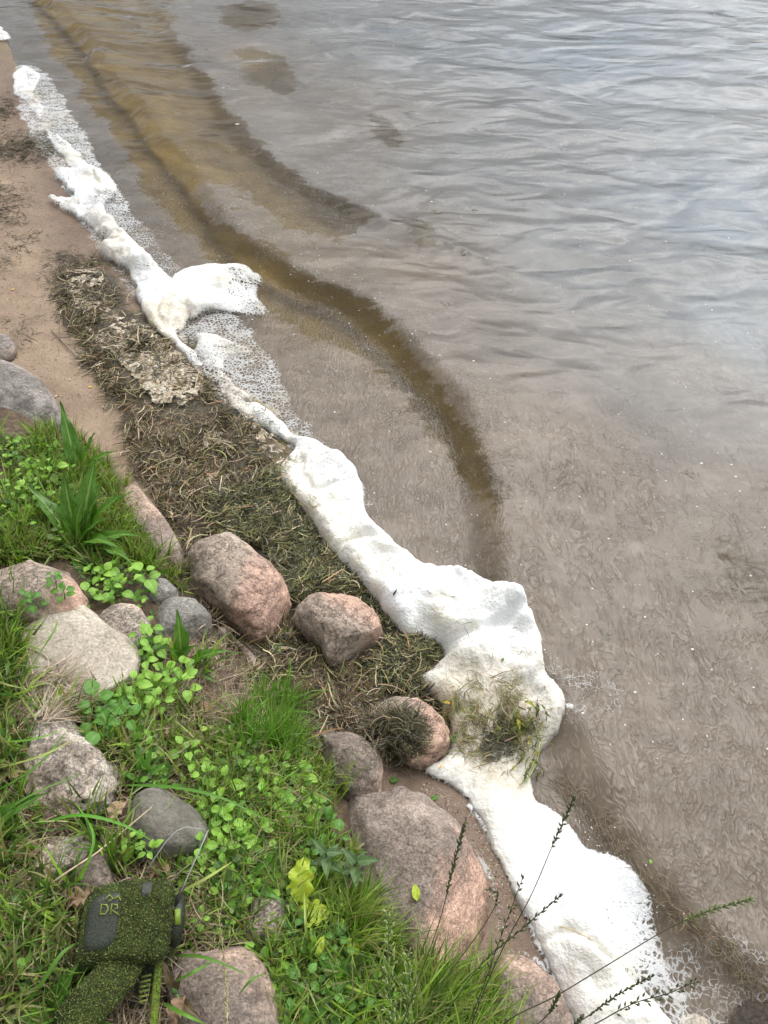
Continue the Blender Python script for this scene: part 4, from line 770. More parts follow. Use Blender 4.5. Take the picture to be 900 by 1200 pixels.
def seedling(px, py, size, mat, label, group, tall=.05, nl=6, lean=0):
    p, _ = hit(px, py); p = Vector(p); t = empty('seedling', p, label, 'plant', group)
    top = Vector((random.uniform(-.012, .012), random.uniform(-.012, .012), tall)); st = []
    V, F = tube([(0, 0, -.01), tuple(top*.5+Vector((.003, 0, 0))), tuple(top)], [.0016, .0013, .001], 5); st.append((V, F)); a0 = random.uniform(0, 6.28); lv = []
    for k in range(nl):
        lev = 1-(k//2)*.28; az = a0+(k % 2)*math.pi+(k//2)*1.45+random.uniform(-.3, .3); b = top*max(lev, .2)
        s = size*(1 if k > 1 else .72)*random.uniform(.75, 1.15); pl = s*random.uniform(.25, .6)
        e = b+Vector((math.cos(az)*pl, math.sin(az)*pl, pl*.35)); V, F = tube([tuple(b), tuple(e)], [.0008, .0006], 4); st.append((V, F)); lv.append((e, az, s))
    V, F = join(st); me = mesh_py('stem', V, F); o = add('stem', me, M_STEM, parent=t)
    for e, az, s in lv: place(random.choice(SEEDM), mat, e, az, random.uniform(-.25, .4), s, random.uniform(-.35, .35), t)
    return t
CL = [
 ('bright green seedling in the group at the left edge below the grey lined boulder', 'seedlings at the left edge', M_SEED, .026, [(15, 545), (32, 560), (8, 575), (48, 572), (70, 560), (22, 592), (40, 600), (6, 610), (60, 595), (25, 530)], .05),
 ('bright green seedling between the brown rock and the broad leaved plant', 'seedlings above the tan slab', M_SEED, .034, [(108, 705), (138, 700), (150, 680), (125, 680), (170, 690)], .05),
 ('small green seedling growing in front of the brown rock at the left edge', 'seedlings on the brown rock', M_SEED2, .022, [(48, 712), (66, 690), (75, 700)], .04),
 ('bright round leaved seedling in the dense patch right of the tan slab', 'seedlings right of the tan slab', M_SEED, .028, [(162, 765), (178, 745), (190, 765), (170, 790), (195, 795), (205, 812), (180, 815), (160, 815), (215, 800), (172, 835), (150, 835), (196, 830), (222, 822)], .06),
 ('mid green pointed seedling above the speckled stone', 'seedlings above the speckled stone', M_SEED2, .034, [(110, 855), (130, 862), (138, 840), (152, 858), (122, 838)], .07),
 ('lime green seedling in the patch right of the smooth grey stone', 'seedlings right of the dark stone', M_SEED, .026, [(222, 885), (240, 900), (250, 925), (262, 935), (248, 950), (262, 965), (275, 975), (252, 985), (285, 985), (300, 975), (240, 995), (265, 1005), (292, 1000)], .055),
 ('lime green seedling on the grassy crest above the largest boulder', 'seedlings on the grassy crest', M_SEED, .024, [(300, 925), (318, 930), (335, 905), (305, 905), (350, 915), (360, 935), (345, 955), (365, 960), (330, 945)], .05),
 ('small green seedling between trimmer head and the smooth grey stone', 'seedlings behind the trimmer', M_SEED, .018, [(165, 990), (182, 1000), (155, 1000), (225, 1040)], .035),
 ('small clover like seedling above the brown pink boulder at the bottom', 'seedlings above the bottom boulder', M_SEED, .015, [(255, 1072), (268, 1062), (280, 1060), (290, 1050), (240, 1075), (262, 1085)], .035),
 ('green seedling in the grass left of the largest boulder', 'seedlings left of the largest boulder', M_SEED2, .026, [(380, 970), (398, 985), (375, 1000), (350, 1100), (375, 1120), (395, 1105), (360, 1150), (335, 1165), (385, 1165), (410, 1140), (345, 1190), (420, 1180), (400, 1120)], .06),
 ('small green seedling growing among the weeds between the pink boulders', 'seedlings in the wrack', M_SEED2, .014, [(338, 750), (322, 757)], .02),
]
ORD = 'leftmost,second from the left,third from the left,fourth from the left,fifth from the left,sixth from the left,seventh from the left,eighth from the left,ninth from the left,tenth from the left,eleventh from the left,third from the right,second from the right,rightmost'.split(',')
SHORT = {'seedlings at the left edge': 'bright green seedling below the grey lined boulder', 'seedlings above the tan slab': 'bright seedling between brown rock and broad leaved plant', 'seedlings on the brown rock': 'small seedling in front of the brown rock', 'seedlings right of the tan slab': 'bright seedling right of the tan slab', 'seedlings above the speckled stone': 'pointed seedling above the speckled stone', 'seedlings right of the dark stone': 'lime seedling right of the smooth grey stone', 'seedlings on the grassy crest': 'lime seedling above the largest boulder', 'seedlings behind the trimmer': 'small seedling behind the trimmer', 'seedlings above the bottom boulder': 'tiny seedling above the bottom boulder', 'seedlings left of the largest boulder': 'mid green seedling left of largest boulder', 'seedlings in the wrack': 'tiny green seedling between the two pink boulders'}
for lab, grp, m_, s_, pts, tl in CL:
    pts = sorted(pts); n_ = len(pts)
    for k_, (a, b_) in enumerate(pts):
        w_ = ORD[k_] if k_ < n_-3 or n_ < 4 else ORD[len(ORD)-(n_-k_)]
        if n_ == 2: w_ = ('left one', 'right one')[k_]
        lab = SHORT[grp]+', '+w_+' of its patch'
        seedling(a+random.uniform(-3, 3), b_+random.uniform(-3, 3), s_*random.uniform(.85, 1.15), m_, lab, grp, tl*random.uniform(.7, 1.2), random.choice((5, 6, 7, 8)))
# greyish dark-stemmed sprigs by the big boulder
GM = [leaf_mesh('g', .5, .3, .3, .3, shape='lance', seed=i) for i in range(2)]
for a, b_, lab in ((385, 1030, 'dark stemmed sprig with grey green leaves, left one of two beside the largest boulder'), (402, 1040, 'dark stemmed sprig with grey green leaves leaning over the largest boulder')):
    p, _ = hit(a, b_); t = empty('sprig', p, lab, 'plant'); top = Vector((.03 if a > 390 else 0, .02, .10)); V, F = tube([(0, 0, -.01), tuple(top*.5), tuple(top)], [.002, .0018, .0012], 6)
    add('stem', mesh_py('stem', V, F), plain('dark_stem', (.05, .03, .03)), parent=t)
    for k in range(10): b0 = top*(1-.08*k); az = k*2.4; place(GM[k % 2], M_GREY, b0, az, random.uniform(0, .5), random.uniform(.03, .045), 0, t)
# broad-leaved plants (leaf tips given as pixels, so that each leaf points where it does in the photograph)
DM = {w_: [leaf_mesh('d', w_, .35, d_, .35, nv=16, nu=8, shape='lance', seed=int(w_*10)+i) for i, d_ in enumerate((.15, .5, .85))] for w_ in (.28, .36)}
def broad(name, base, tips, label, wr=.36, stem=.0035, mat=None, rise=.12):
    p, _ = hit(*base); t = empty(name, p, label, 'plant')
    for (tx, ty, hz, dr, sc_, roll) in tips:
        tip = Pv(tx, ty, p.z+hz)-p; az = math.atan2(tip.y, tip.x); ln = tip.length; st = tip*.14
        el = math.atan2(tip.z, math.hypot(tip.x, tip.y)); me = DM[wr][dr]
        q_ = [.1, .26, .50][dr]
        place(me, mat or M_DOCK, st, az, el+q_*.75, ln*(1-.14)*1.03*sc_, roll, t)
        V, F = tube([(0, 0, -.01), tuple(st*.5), tuple(st*1.3)], [stem, stem*.9, stem*.6], 6); add('leaf_stalk', mesh_py('leaf_stalk', V, F), M_STEM, parent=t)
    return t
broad('broad_leaved_plant', (93, 645), [(75, 555, .16, 0, 1, 0), (113, 540, .15, 0, 1, .2), (152, 572, .12, 1, 1, -.5), (36, 570, .10, 0, 1, .5), (122, 560, .13, 0, 1, -.4), (160, 655, .03, 1, 1, -.6), (95, 680, .02, 1, 1, .1), (58, 625, .07, 1, .8, .5), (130, 600, .12, 1, .9, -.3), (70, 600, .12, 0, .9, .4), (120, 665, .03, 1, .9, .2), (100, 575, .15, 1, .9, 0), (165, 625, .05, 1, 1, -.3), (150, 640, .08, 2, .9, -.2)], 'large dark green plant with long pointed leaves in the grass at left')
broad('broad_leaved_plant', (92, 560), [(73, 472, .14, 0, 1, .4), (110, 508, .10, 0, 1, -.4), (140, 524, .06, 1, .9, -.2), (85, 505, .09, 0, .8, 0)], 'smaller dark green long leaved plant next to the grey lined boulder', wr=.28)
broad('arrow_leaved_plant', (213, 782), [(207, 672, .17, 0, .55, .5), (196, 700, .18, 0, .3, .2), (245, 730, .14, 1, .5, -.5), (232, 690, .12, 0, .4, 0), (283, 757, .05, 1, .8, -.2), (258, 802, .0, 1, .9, 0), (180, 735, .15, 1, .5, .3)], 'tall thin stemmed plant with arrow shaped leaves beside the pink boulder', wr=.36)
broad('dandelion_like_plant', (-25, 985), [(57, 928, .07, 1, 1, 0), (25, 960, .03, 1, 1, .3), (10, 1010, .03, 1, 1, 0)], 'toothed dark green leaves reaching in from the left edge', wr=.28)
broad('plantain_plant', (60, 1190), [(95, 1125, .06, 1, 1, 0), (20, 1150, .05, 1, 1, 0), (80, 1215, .03, 1, 1, .3), (85, 1160, .08, 1, .9, .2), (15, 1195, .05, 1, 1, 0)], 'broad green leaves in the bottom left corner beside the trimmer', wr=.36)
broad('reddish_plant', (205, 1165), [(190, 1120, .04, 1, 1, 0), (238, 1198, .02, 1, 1, 0), (215, 1130, .04, 0, .8, 0)], 'dark reddish leaved plant between trimmer guard and brown pink boulder', wr=.28, mat=leaf_mat('reddish_leaf', (.07, .05, .03), (.10, .08, .035), (.2, .13, .08), .5, .1))
broad('mid_leaf_weed', (172, 920), [(138, 905, .06, 1, 1, 0), (150, 935, .04, 1, .8, 0), (196, 893, .07, 1, 1, 0), (197, 925, .05, 1, 1, 0), (160, 870, .08, 0, 1, 0), (178, 875, .08, 0, 1, 0)], 'narrow leaved pale green weed just above the smooth grey stone', wr=.28, mat=M_SEED2)
broad('mid_leaf_weed', (290, 1035), [(268, 1050, .04, 1, 1, 0), (316, 1010, .06, 1, 1, 0), (305, 1050, .05, 1, 1, 0), (330, 1055, .04, 1, 1, 0)], 'broad wrinkled leaf weed in the grass above the bottom boulder', wr=.36, mat=M_SEED2)
broad('mid_leaf_weed', (395, 1155), [(372, 1120, .07, 1, 1, 0), (410, 1120, .07, 1, 1, 0), (385, 1190, .04, 1, 1, 0), (425, 1165, .05, 1, 1, 0), (360, 1165, .05, 1, 1, 0), (392, 1210, .05, 1, 1, 0)], 'leafy weed with pointed mid green leaves at the bottom centre', wr=.36, mat=M_SEED2)
# single leaves lying about
def lone(px, py, az, size, mat, label, shape='oval', wr=.75, seed=0, el=.05, roll=0, lift=.004, name='leaf', wav=.6, fold=.15, droop=.4, cat='leaf'):
    p, nrm = hit(px, py); me = leaf_mesh('x', wr, fold, droop, wav, shape=shape, seed=seed, nv=14, nu=8)
    d = Vector((math.cos(az), math.sin(az), 0)); d = (d-nrm*d.dot(nrm)).normalized(); el2 = math.asin(max(-1, min(1, d.z)))
    return place(me, mat, Vector(p)+nrm*lift-d*size*.5, math.atan2(d.y, d.x), el2+el, size, roll, None, name, label, cat)
lone(402, 790, .3, .048, M_SEED2, 'fresh crumpled green leaf lying on the wrack below the undercut boulder', 'toothed', .9, 1, .1)
lone(488, 1046, 1.7, .034, M_YEL, 'small yellow green leaf on the pink face of the largest boulder', 'oval', .5, 2)
lone(462, 915, .1, .024, M_DOCK, 'small dark green leaf on the wet sand above the largest boulder', 'oval', .6, 3)
lone(509, 936, .5, .022, M_SEED2, 'small curled green leaf on wet sand between foam and largest boulder', 'oval', .45, 4, fold=.7)
lone(525, 821, 3.0, .022, M_ORANGE, 'small orange leaf on the weedy part of the foam', 'lance', .4, 5, lift=.012)
lone(517, 898, .9, .018, M_ORANGE, 'tiny orange sliver at the foam edge below the pointed rock', 'lance', .2, 6)
lone(533, 868, .3, .022, M_SEED2, 'small pale green leaf on foam right of the pointed rock', 'oval', .8, 7, lift=.01)
lone(588, 773, 1.3, .010, M_DOCK, 'tiny round green leaf on the clean upper part of the foam hump', 'oval', .8, 8)
lone(620, 842, 1.3, .013, M_DOCK, 'small round green leaf on the weedy lower foam hump', 'oval', .8, 9, lift=.008)
lone(463, 694, 1.1, .022, plain('dark_seed', (.04, .02, .02)), 'small dark reddish husk on the foam beside the grey green weed', 'lance', .3, 10, name='seed_husk', cat='husk')
lone(762, 1010, 1.5, .010, M_SEED, 'tiny green leaf floating on the brown ripple at right', 'oval', .7, 11)
lone(692, 1042, .2, .010, M_DEAD, 'tiny dark leaf scrap on the creamy foam dome', 'oval', .5, 12)
lone(357, 1040, 1.5, .075, M_YEL, 'big yellow green lobed leaf standing in the grass, upper lobe', 'lobed', .7, 13, el=.5, lift=.05, wav=.8)
lone(370, 1078, .1, .055, M_YEL, 'yellow green lobed leaf below the big yellow one', 'lobed', .9, 14, el=.1, lift=.05, wav=.8)
lone(377, 1115, 1.2, .036, M_YEL, 'small pale yellow spotted oval leaf near the bottom centre', 'oval', .5, 15, lift=.05)
lone(403, 1072, .2, .025, M_SEED, 'small pale heart shaped leaf in the grass left of the pink rock face', 'oval', .7, 16, lift=.05)
lone(418, 1112, .7, .05, M_YEL, 'yellowish leaf in the grass under the pale seed head', 'lobed', .7, 17, lift=.05)
DL = [(228, 872, .4, .055, 'brown dead oak leaf above the lime seedlings'), (208, 862, 2.0, .06, 'brown dead leaf left of the other oak leaf above the lime seedlings'), (22, 1128, 1.0, .065, 'curled tan dead leaf near the left edge beside the trimmer'), (92, 1095, 1.1, .06, 'narrow folded dead leaf touching the trimmer badge side'), (96, 1128, 1.4, .055, 'tan dead leaf with holes under the trimmer neck'), (133, 945, .8, .04, 'reddish brown dead leaf between speckled and dark stones'), (15, 908, .2, .07, 'grey purple dead leaf at the left edge of the thatch'), (38, 1000, .2, .05, 'dead leaf left of the pale angular stone'), (190, 1018, .6, .06, 'dark red brown dead leaf behind the trimmer line'), (180, 840, .1, .04, 'dead leaf piece under the seedlings right of the tan slab'), (215, 1180, 1.0, .04, 'tan dead leaf beside the trimmer guard'), (28, 560, .9, .03, 'small brown dead leaf in the left edge seedlings'), (335, 990, 1.3, .05, 'narrow grey brown dead leaf in the grass above the yellow leaf'), (240, 835, .3, .045, 'grey dead leaf in the dry stems beside the seedlings'), (100, 1045, .4, .05, 'brown dead leaf piece against the low dark stone')]
for k, (a, b_, az, s_, lab) in enumerate(DL): lone(a, b_, az, s_, M_DEAD, lab, 'oak' if k % 2 == 0 else 'oval', .75 if k not in (3, 12) else .35, 20+k, el=.15, lift=.014, name='dead_leaf', wav=1.3, fold=.5, cat='dead leaf')
for k, (a, b_, lab) in enumerate(((106, 454, 'small yellow petal on the sand left of the wrack'), (66, 465, 'tiny cream shell bit on the sand right of the grey boulder'), (82, 445, 'small curled pale leaf bit on the sand'), (15, 340, 'tiny yellow petal on the sand at the left edge'), (93, 432, 'small pale chip on the sand left of the wrack'), (122, 478, 'small pale bud scale at the lower sand'))):
    lone(a, b_, k*1.1, .013, M_ORANGE if k in (0, 3) else M_STRAW, lab, 'oval', .6, 50+k, name='petal', cat='petal', lift=.003)

# ------------------------------------------------------------------ sticks, straws, driftwood
def stick(name, pts, r, mat, label, cat='stick', n=6, lift=.01):
    Q = []
    for q_ in pts:
        if len(q_) == 3: Q.append(Pv(q_[0], q_[1], q_[2]))
        else:
            p, nn = hit(*q_); Q.append(Vector(p)+Vector((0, 0, lift)))
    b0 = Q[0].copy(); V, F = tube([tuple(p-b0) for p in Q], r if hasattr(r, '__len__') else [r*(1-.4*i/(len(Q)-1)) for i in range(len(Q))], n)
    return add(name, mesh_py(name, V, F), mat, loc=b0, label=label, cat=cat)
stick('dry_straw', [(50, 1053), (85, 1028), (120, 1005), (150, 980), (182, 953)], .0020, M_STRAW, 'long pale straw lying diagonally behind the trimmer head', 'straw', lift=.03)
stick('dry_straw', [(254, 805), (285, 795), (307, 782)], .0014, M_STRAW, 'thin pale straw across the dry stems below the pink boulder', 'straw', lift=.025)
stick('dry_straw', [(470, 828), (485, 845), (505, 863)], .0012, M_STRAW, 'thin straw lying over the pointed pink rock', 'straw', lift=.003)
stick('dry_straw', [(232, 745), (240, 738), (255, 737), (263, 745)], .0013, M_STRAW, 'arched pale straw between rounded grey stone and pink boulder', 'straw', lift=.02)
stick('twig', [(20, 758), (45, 765), (68, 778), (72, 790), (85, 800)], .0016, plain('twig_bark', (.3, .24, .18)), 'thin kinked twig lying on the tan slab', 'twig', lift=.004)
stick('twig', [(84, 818), (100, 798), (108, 782)], .0010, M_STRAW, 'thin straight twig on the lower end of tan slab', 'twig', lift=.004)
stick('twig', [(355, 895, .02), (365, 600)][1:]+[(320, 560), (300, 575)], .0010, M_STRAW, 'thin twig at the wrack edge of the foam', 'twig')
stick('dry_straw', [(335, 557), (318, 570), (300, 580)], .0014, M_STRAW, 'pale straw pointing out of the foam edge onto the wrack', 'straw', lift=.008)
stick('dry_straw', [(656, 1086), (672, 1090), (690, 1099), (703, 1112)], .0008, plain('yellow_straw', (.5, .36, .12)), 'yellowish curved straw on the creamy foam dome', 'straw', lift=.001)
stick('twig', [(722, 1090), (730, 1115), (745, 1135), (757, 1152)], .0013, plain('dark_twig', (.10, .06, .05)), 'dark curved twig between the foam dome and the bubbles', 'twig', lift=.003)
stick('twig', [(575, 795), (590, 788), (602, 786)], .0012, plain('red_twig', (.16, .09, .06)), 'brown forked twig on the foam hump', 'twig', lift=.003)
stick('twig', [(632, 845), (628, 830), (630, 818)], .0012, plain('red_twig2', (.16, .08, .05)), 'small red brown twig standing out of the lower foam hump', 'twig', lift=.006)
stick('driftwood', [(272, 748), (288, 765), (303, 785), (315, 805), (322, 830)], [.004, .011, .013, .012, .008], M_WOOD, 'weathered grey strip of bark beside the dry stems', 'driftwood', 8, lift=.006)
stick('root', [(60, 388), (90, 420), (110, 435), (145, 470), (180, 478), (200, 470)], .0016, plain('thin_root', (.1, .08, .05)), 'thin dark root winding around the crusty foam', 'root', lift=.006)
stick('weed_stem', [(160, 316), (130, 311), (105, 308), (88, 313)][::-1][:3], .0012, M_STEM, 'thin green stem on the sand left of the crusty foam', 'stem', lift=.003)
stick('weed_stem', [(632, 870), (628, 895), (618, 915), (608, 922)], .0025, plain('pale_green_stem', (.35, .42, .15)), 'pale green bent stem hanging at the seaward side of the foam', 'stem', lift=.01)
# fronds of green weed hanging off the foam
WM = [leaf_mesh('w', w_, .3, .9, 1.2, shape='lance', seed=i) for i, w_ in enumerate((.14, .2, .3))]; M_WYEL = leaf_mat('weed_yellow', (.28, .26, .03), (.36, .34, .05), (.3, .3, .1), .4, .2); M_WGRN = leaf_mat('weed_olive', (.07, .09, .02), (.16, .19, .04), (.16, .2, .06), .4, .2)
t = empty('water_weed', hit(618, 870)[0], 'green and yellow water weed caught at the seaward edge of the foam', 'weed')
for k in range(46):
    a, b_ = 614+random.uniform(-12, 24), 850+random.uniform(-25, 60); p = Vector(hit(a, b_)[0])-t.location+Vector((0, 0, random.uniform(.008, .03)))
    place(WM[k % 3], M_WYEL if k % 4 == 0 else M_WGRN, p, random.uniform(-2.6, -.4), random.uniform(-.5, .3), random.uniform(.015, .04), random.uniform(-.5, .5), t, 'frond')
# foam flecks floating on the water
px = np.concatenate([rng.uniform(180, 900, 620), rng.normal(370, 60, 80)]); py = np.concatenate([900*rng.random(620)**1.2, rng.normal(350, 60, 80)])
V = []; F = []
for a, b_ in zip(px, py):
    x, y = P(a, b_, 0); 
    if float(bilin(GH['d'], x, y)) > -.06: continue
    z = float(wavesf(x, y)); r_ = abs(random.gauss(.0011, .0008))+.0006; o = len(V); f_ = random.uniform(.6, 1.6)
    V += [(x+r_*f_*math.cos(k*1.047), y+r_*math.sin(k*1.047), z+.0002) for k in range(6)]+[(x, y, z+.0006+r_*.4)]; F += [(o+k, o+(k+1) % 6, o+6) for k in range(6)]
me = mesh_py('foam_flecks', V, F); add('foam_flecks', me, M_FLECK, kind='stuff')
# single small foam rafts and bubbles
def blob(name, px, py, r, h_, label, mat, cat, seed):
    p, _ = hit(px, py); V = []; nu, nv = 16, 6
    for j in range(nv+1):
        ph = j/nv*math.pi/2
        for i in range(nu):
            th = 2*math.pi*i/nu; rr = r*(1+.28*float(vnoise(math.cos(th)*1.4+seed, math.sin(th)*1.4, ph)))
            V.append((rr*math.cos(ph)*math.cos(th)*1.25, rr*math.cos(ph)*math.sin(th), h_*math.sin(ph)-.002))
    me = mesh_np(name, V, np.array([(j*nu+i, j*nu+(i+1) % nu, (j+1)*nu+(i+1) % nu, (j+1)*nu+i) for j in range(nv) for i in range(nu)]), fl={'dens': np.full(len(V), .50), 'stain': np.zeros(len(V))})
    return add(name, me, mat, loc=p, label=label, cat=cat)
for k, (a, b_, r_, lab) in enumerate(((669, 826, .010, 'small round foam raft floating just off the foam hump'), (690, 829, .013, 'round bubbly foam raft with clear rim, outermost beside the hump'), (668, 791, .007, 'small foam raft off the upper right of the foam hump'), (443, 352, .008, 'oval foam fleck on the calm water beyond the wave'), (278, 145, .010, 'white foam raft near the reflected sky at upper left'), (256, 508, .013, 'tan frothy lump on the wrack'), (300, 594, .008, 'white fluff of foam lying on the wrack'), (364, 525, .007, 'small white foam scrap on the wrack beside the thick foam'))):
    blob('foam_raft', a, b_, r_, .002 if k < 5 else .006, lab, M_LACE, 'foam', k)
def foam_line(pts, wd, n, z=.002):
    V = []; F = []; sm = smoothline(pts, 8)
    for k in range(n):
        a, b_ = sm[random.randrange(len(sm))]; p = Vector(hit(a+random.gauss(0, wd), b_+random.gauss(0, wd*.6))[0]); r_ = random.uniform(.0006, .0022); o = len(V)
        V += [(p.x+r_*math.cos(q_*1.047), p.y+r_*math.sin(q_*1.047), p.z) for q_ in range(6)]+[(p.x, p.y, p.z+r_*.6)]; F += [(o+q_, o+(q_+1) % 6, o+6) for q_ in range(6)]
    add('foam_residue', mesh_py('foam_residue', V, F), M_FLECK, kind='stuff')
foam_line([(668, 955), (700, 985), (740, 1030), (780, 1075)], 14, 60)
# dark weeds on the lake bed
DWM = plain('submerged_weed', (.15, .13, .10))
for k, (a, b_, s_, lab) in enumerate(((513, 250, .035, 'dark star shaped weed under water, upper left of the group of three'), (545, 298, .03, 'small dark weed tuft under water right of the star shaped one'), (556, 248, .02, 'tiny dark weed tuft under water beside the star shaped one'), (522, 362, .03, 'dark weed tuft under water below the olive patch'), (725, 792, .012, 'dark speck of weed in the brown water right of the foam hump'), (706, 750, .022, 'dark weed scrap floating in the brown water above the hump'), (868, 690, .03, 'dark weed patch under the brown water at the right edge'), (808, 555, .03, 'dark weed patch under the rippled water at right'))):
    x, y = P(a, b_, 0); z = float(wavesf(x, y)); t = empty('underwater_weed', (float(x), float(y), z-.004), lab, 'water weed')
    V = []; F = []; 
    for j in range(9):
        th = j*.7+random.uniform(-.3, .3); ln = s_*random.uniform(.5, 1.1); o = len(V); c_, s2 = math.cos(th), math.sin(th); w_ = s_*.09
        V += [(-s2*w_, c_*w_, .0052), (s2*w_, -c_*w_, .0052), (c_*ln*.6+s2*w_, s2*ln*.6-c_*w_, .0058), (c_*ln, s2*ln, .005), (c_*ln*.6-s2*w_, s2*ln*.6+c_*w_, .0058)]; F.append((o, o+1, o+2, o+3, o+4))
    add('frond', mesh_py('frond', V, F), DWM, parent=t)
# submerged bubbles rings at lower right
# ------------------------------------------------------------------ long grass blades in front
LB = [([(-20, 935), (40, 900), (80, 855)], 'long green blade crossing the speckled stone to upper right, top one', .0035), ([(-20, 975), (30, 935), (100, 905)], 'long green blade crossing the lower part of the speckled stone', .003), ([(-10, 902), (50, 885), (90, 864)], 'pale tipped grass blade over the top of the speckled stone', .0035), ([(-10, 870), (40, 866), (80, 852)], 'dark green blade above the speckled stone', .003), ([(40, 968), (90, 955), (140, 965), (178, 985)], 'bright arched blade curving down towards the smooth grey stone', .004), ([(145, 920), (200, 922), (260, 935), (320, 965)], 'long bluish blade lying over the smooth grey stone', .004), ([(20, 1190), (50, 1150), (75, 1115), (102, 1100)], 'wide bright green arched blade in front of the trimmer head', .005), ([(95, 1030), (110, 980), (88, 940)], 'upright blade left of the dark stone', .003), ([(30, 790), (60, 745), (68, 726)], 'dark green blade leaning over the tan slab', .003), ([(200, 1050), (240, 1030), (272, 1010)], 'yellowing blade rising right of the trimmer spool', .004), ([(190, 1175), (215, 1188), (240, 1200)], 'bluish blade crossing the trimmer guard to bottom boulder', .004), ([(360, 1110), (358, 1080), (356, 1040)], 'thin blade standing in front of the yellow lobed leaf', .0028), ([(0, 750), (8, 780), (8, 815)], 'light green blade bent over at the left edge', .004), ([(205, 1120), (240, 1122), (290, 1142)], 'green blade lying across the brown pink bottom boulder', .0035), ([(280, 1165), (295, 1148), (312, 1140)], 'short green blade on the right of the bottom boulder', .003), ([(205, 1150), (225, 1140), (252, 1125)], 'grey green blade on the left of the bottom boulder', .004)]
for pts, lab, w_ in LB:
    hs = np.sin(np.linspace(.25, 2.6, len(pts)))*.075; Q = []
    gz = float(G(pts[0][0], pts[0][1])[2]); 
    Q = []
    for i, (a, b_) in enumerate(pts): z_ = max(gz, float(hit(a, b_)[0].z))+float(hs[i]); Q.append(P(a, b_, z_)+(z_,))
    sm = []
    for i in range(len(Q)-1):
        p0, p1, p2, p3 = [np.array(Q[min(max(i+o_, 0), len(Q)-1)], float) for o_ in (-1, 0, 1, 2)]
        for k in range(6): u = k/6; sm.append(.5*((2*p1)+(-p0+p2)*u+(2*p0-5*p1+4*p2-p3)*u*u+(-p0+3*p1-3*p2+p3)*u**3))
    sm.append(np.array(Q[-1], float)); sm = np.array(sm); b0 = sm[0].copy(); sm = sm-b0; n = len(sm); V = []
    for i in range(n):
        d = sm[min(i+1, n-1)]-sm[max(i-1, 0)]; d /= np.linalg.norm(d); s_ = np.cross(d, (0, .3, 1)); s_ /= np.linalg.norm(s_); u = i/(n-1); ww = w_*.8*(min(1, .5+u*2))*(1-u**3)+.0002
        V += [sm[i]-s_*ww, sm[i]+np.array((0, 0, -ww*.5)), sm[i]+s_*ww]
    F = np.array([(i*3+k, i*3+k+1, i*3+k+4, i*3+k+3) for i in range(n-1) for k in (0, 1)]); c = np.tile(pick([(.10, .24, .03), (.14, .3, .045), (.09, .2, .05)], 1), (len(V), 1))
    if 'pale' in lab or 'yellow' in lab: c = c*0+np.array((.36, .42, .12))
    add('long_grass', mesh_np('long_grass', V, F, cols=c), M_BLADE, loc=b0, label=lab, cat='grass')

# ------------------------------------------------------------------ flowering grass stalks leaning over the rocks
def seed_head(pts, n, size, mat, seed, spread=.5, open_=0.0):
    """many small pointed spikelets set round a rachis"""
    rr = random.Random(seed); parts = []; P_ = [Vector(p) for p in pts]
    for k in range(n):
        u = k/(n-1)*(len(P_)-1); i = min(int(u), len(P_)-2); p = P_[i].lerp(P_[i+1], u-i); d = (P_[i+1]-P_[i]).normalized()
        th = k*2.4; a = d.cross(Vector((0, 0, 1))).normalized(); b = d.cross(a); out_ = a*math.cos(th)+b*math.sin(th)
        f = 1-.55*abs(2*k/(n-1)-.9); dd = (d+out_*(spread+rr.uniform(-.3, .4))).normalized(); st = p+out_*open_*f*rr.uniform(.3, 1.3)+d*open_*.8; s = size*rr.uniform(.8, 1.2)*(.6+.4*f)
        if open_ > 0: V, F = tube([tuple(p), tuple(st)], .00028, 3); parts.append((V, F))
        V, F = tube([tuple(st), tuple(st+dd*s*.4), tuple(st+dd*s)], [size*.05, size*.17, size*.02], 5); parts.append((V, F))
    return join(parts)
def stalk(base, mids, tip, z0, z1, frac, label, r=.0011, mat=None, hm=None, nsp=34, size=.0105, spread=.4, open_=0.0, seed=0):
    b = Pv(base[0], base[1], z0); pxs = [base]+list(mids)+[tip]; n = len(pxs); Q = []
    for i, (a, c_) in enumerate(pxs): Q.append(Pv(a, c_, z0+(z1-z0)*i/(n-1)))
    gx, gy = Q[0].x, Q[0].y; gz = max(float(heightf(gx, gy)), topz(gx, gy)); 
    foot = Q[0]+(Q[0]-Q[1]).normalized()*.10; fz = float(heightf(foot.x, foot.y))
    Q = [Vector((foot.x, foot.y-.03, fz-.005))]+Q
    R_ = []
    for i in range(len(Q)-1):
        p0, p1, p2, p3 = [Q[min(max(i+o_, 0), len(Q)-1)] for o_ in (-1, 0, 1, 2)]
        for k in range(8): u = k/8; R_.append(.5*((2*p1)+(-p0+p2)*u+(2*p0-5*p1+4*p2-p3)*u*u+(-p0+3*p1-3*p2+p3)*u**3))
    R_.append(Q[-1]); t = empty('grass_stalk', R_[0], label, 'grass stalk', 'flowering grass stalks leaning over the rocks and foam'); o = R_[0]; R_ = [p-o for p in R_]
    V, F = tube([tuple(p) for p in R_], [r*(1-.55*i/(len(R_)-1)) for i in range(len(R_))], 6); add('stem', mesh_py('stem', V, F), mat or M_STALK, parent=t)
    k = int(len(R_)*(1-frac)); V, F = seed_head(R_[k:], nsp, size, None, seed, spread, open_); add('seed_head', mesh_py('seed_head', V, F), hm or M_HEAD, parent=t)
    return t
stalk((462, 1230), [(490, 1150), (515, 1080), (530, 1020)], (544, 967), .35, .62, .30, 'tall dark grass stalk with narrow upright seed head against the largest boulder', seed=1, nsp=46)
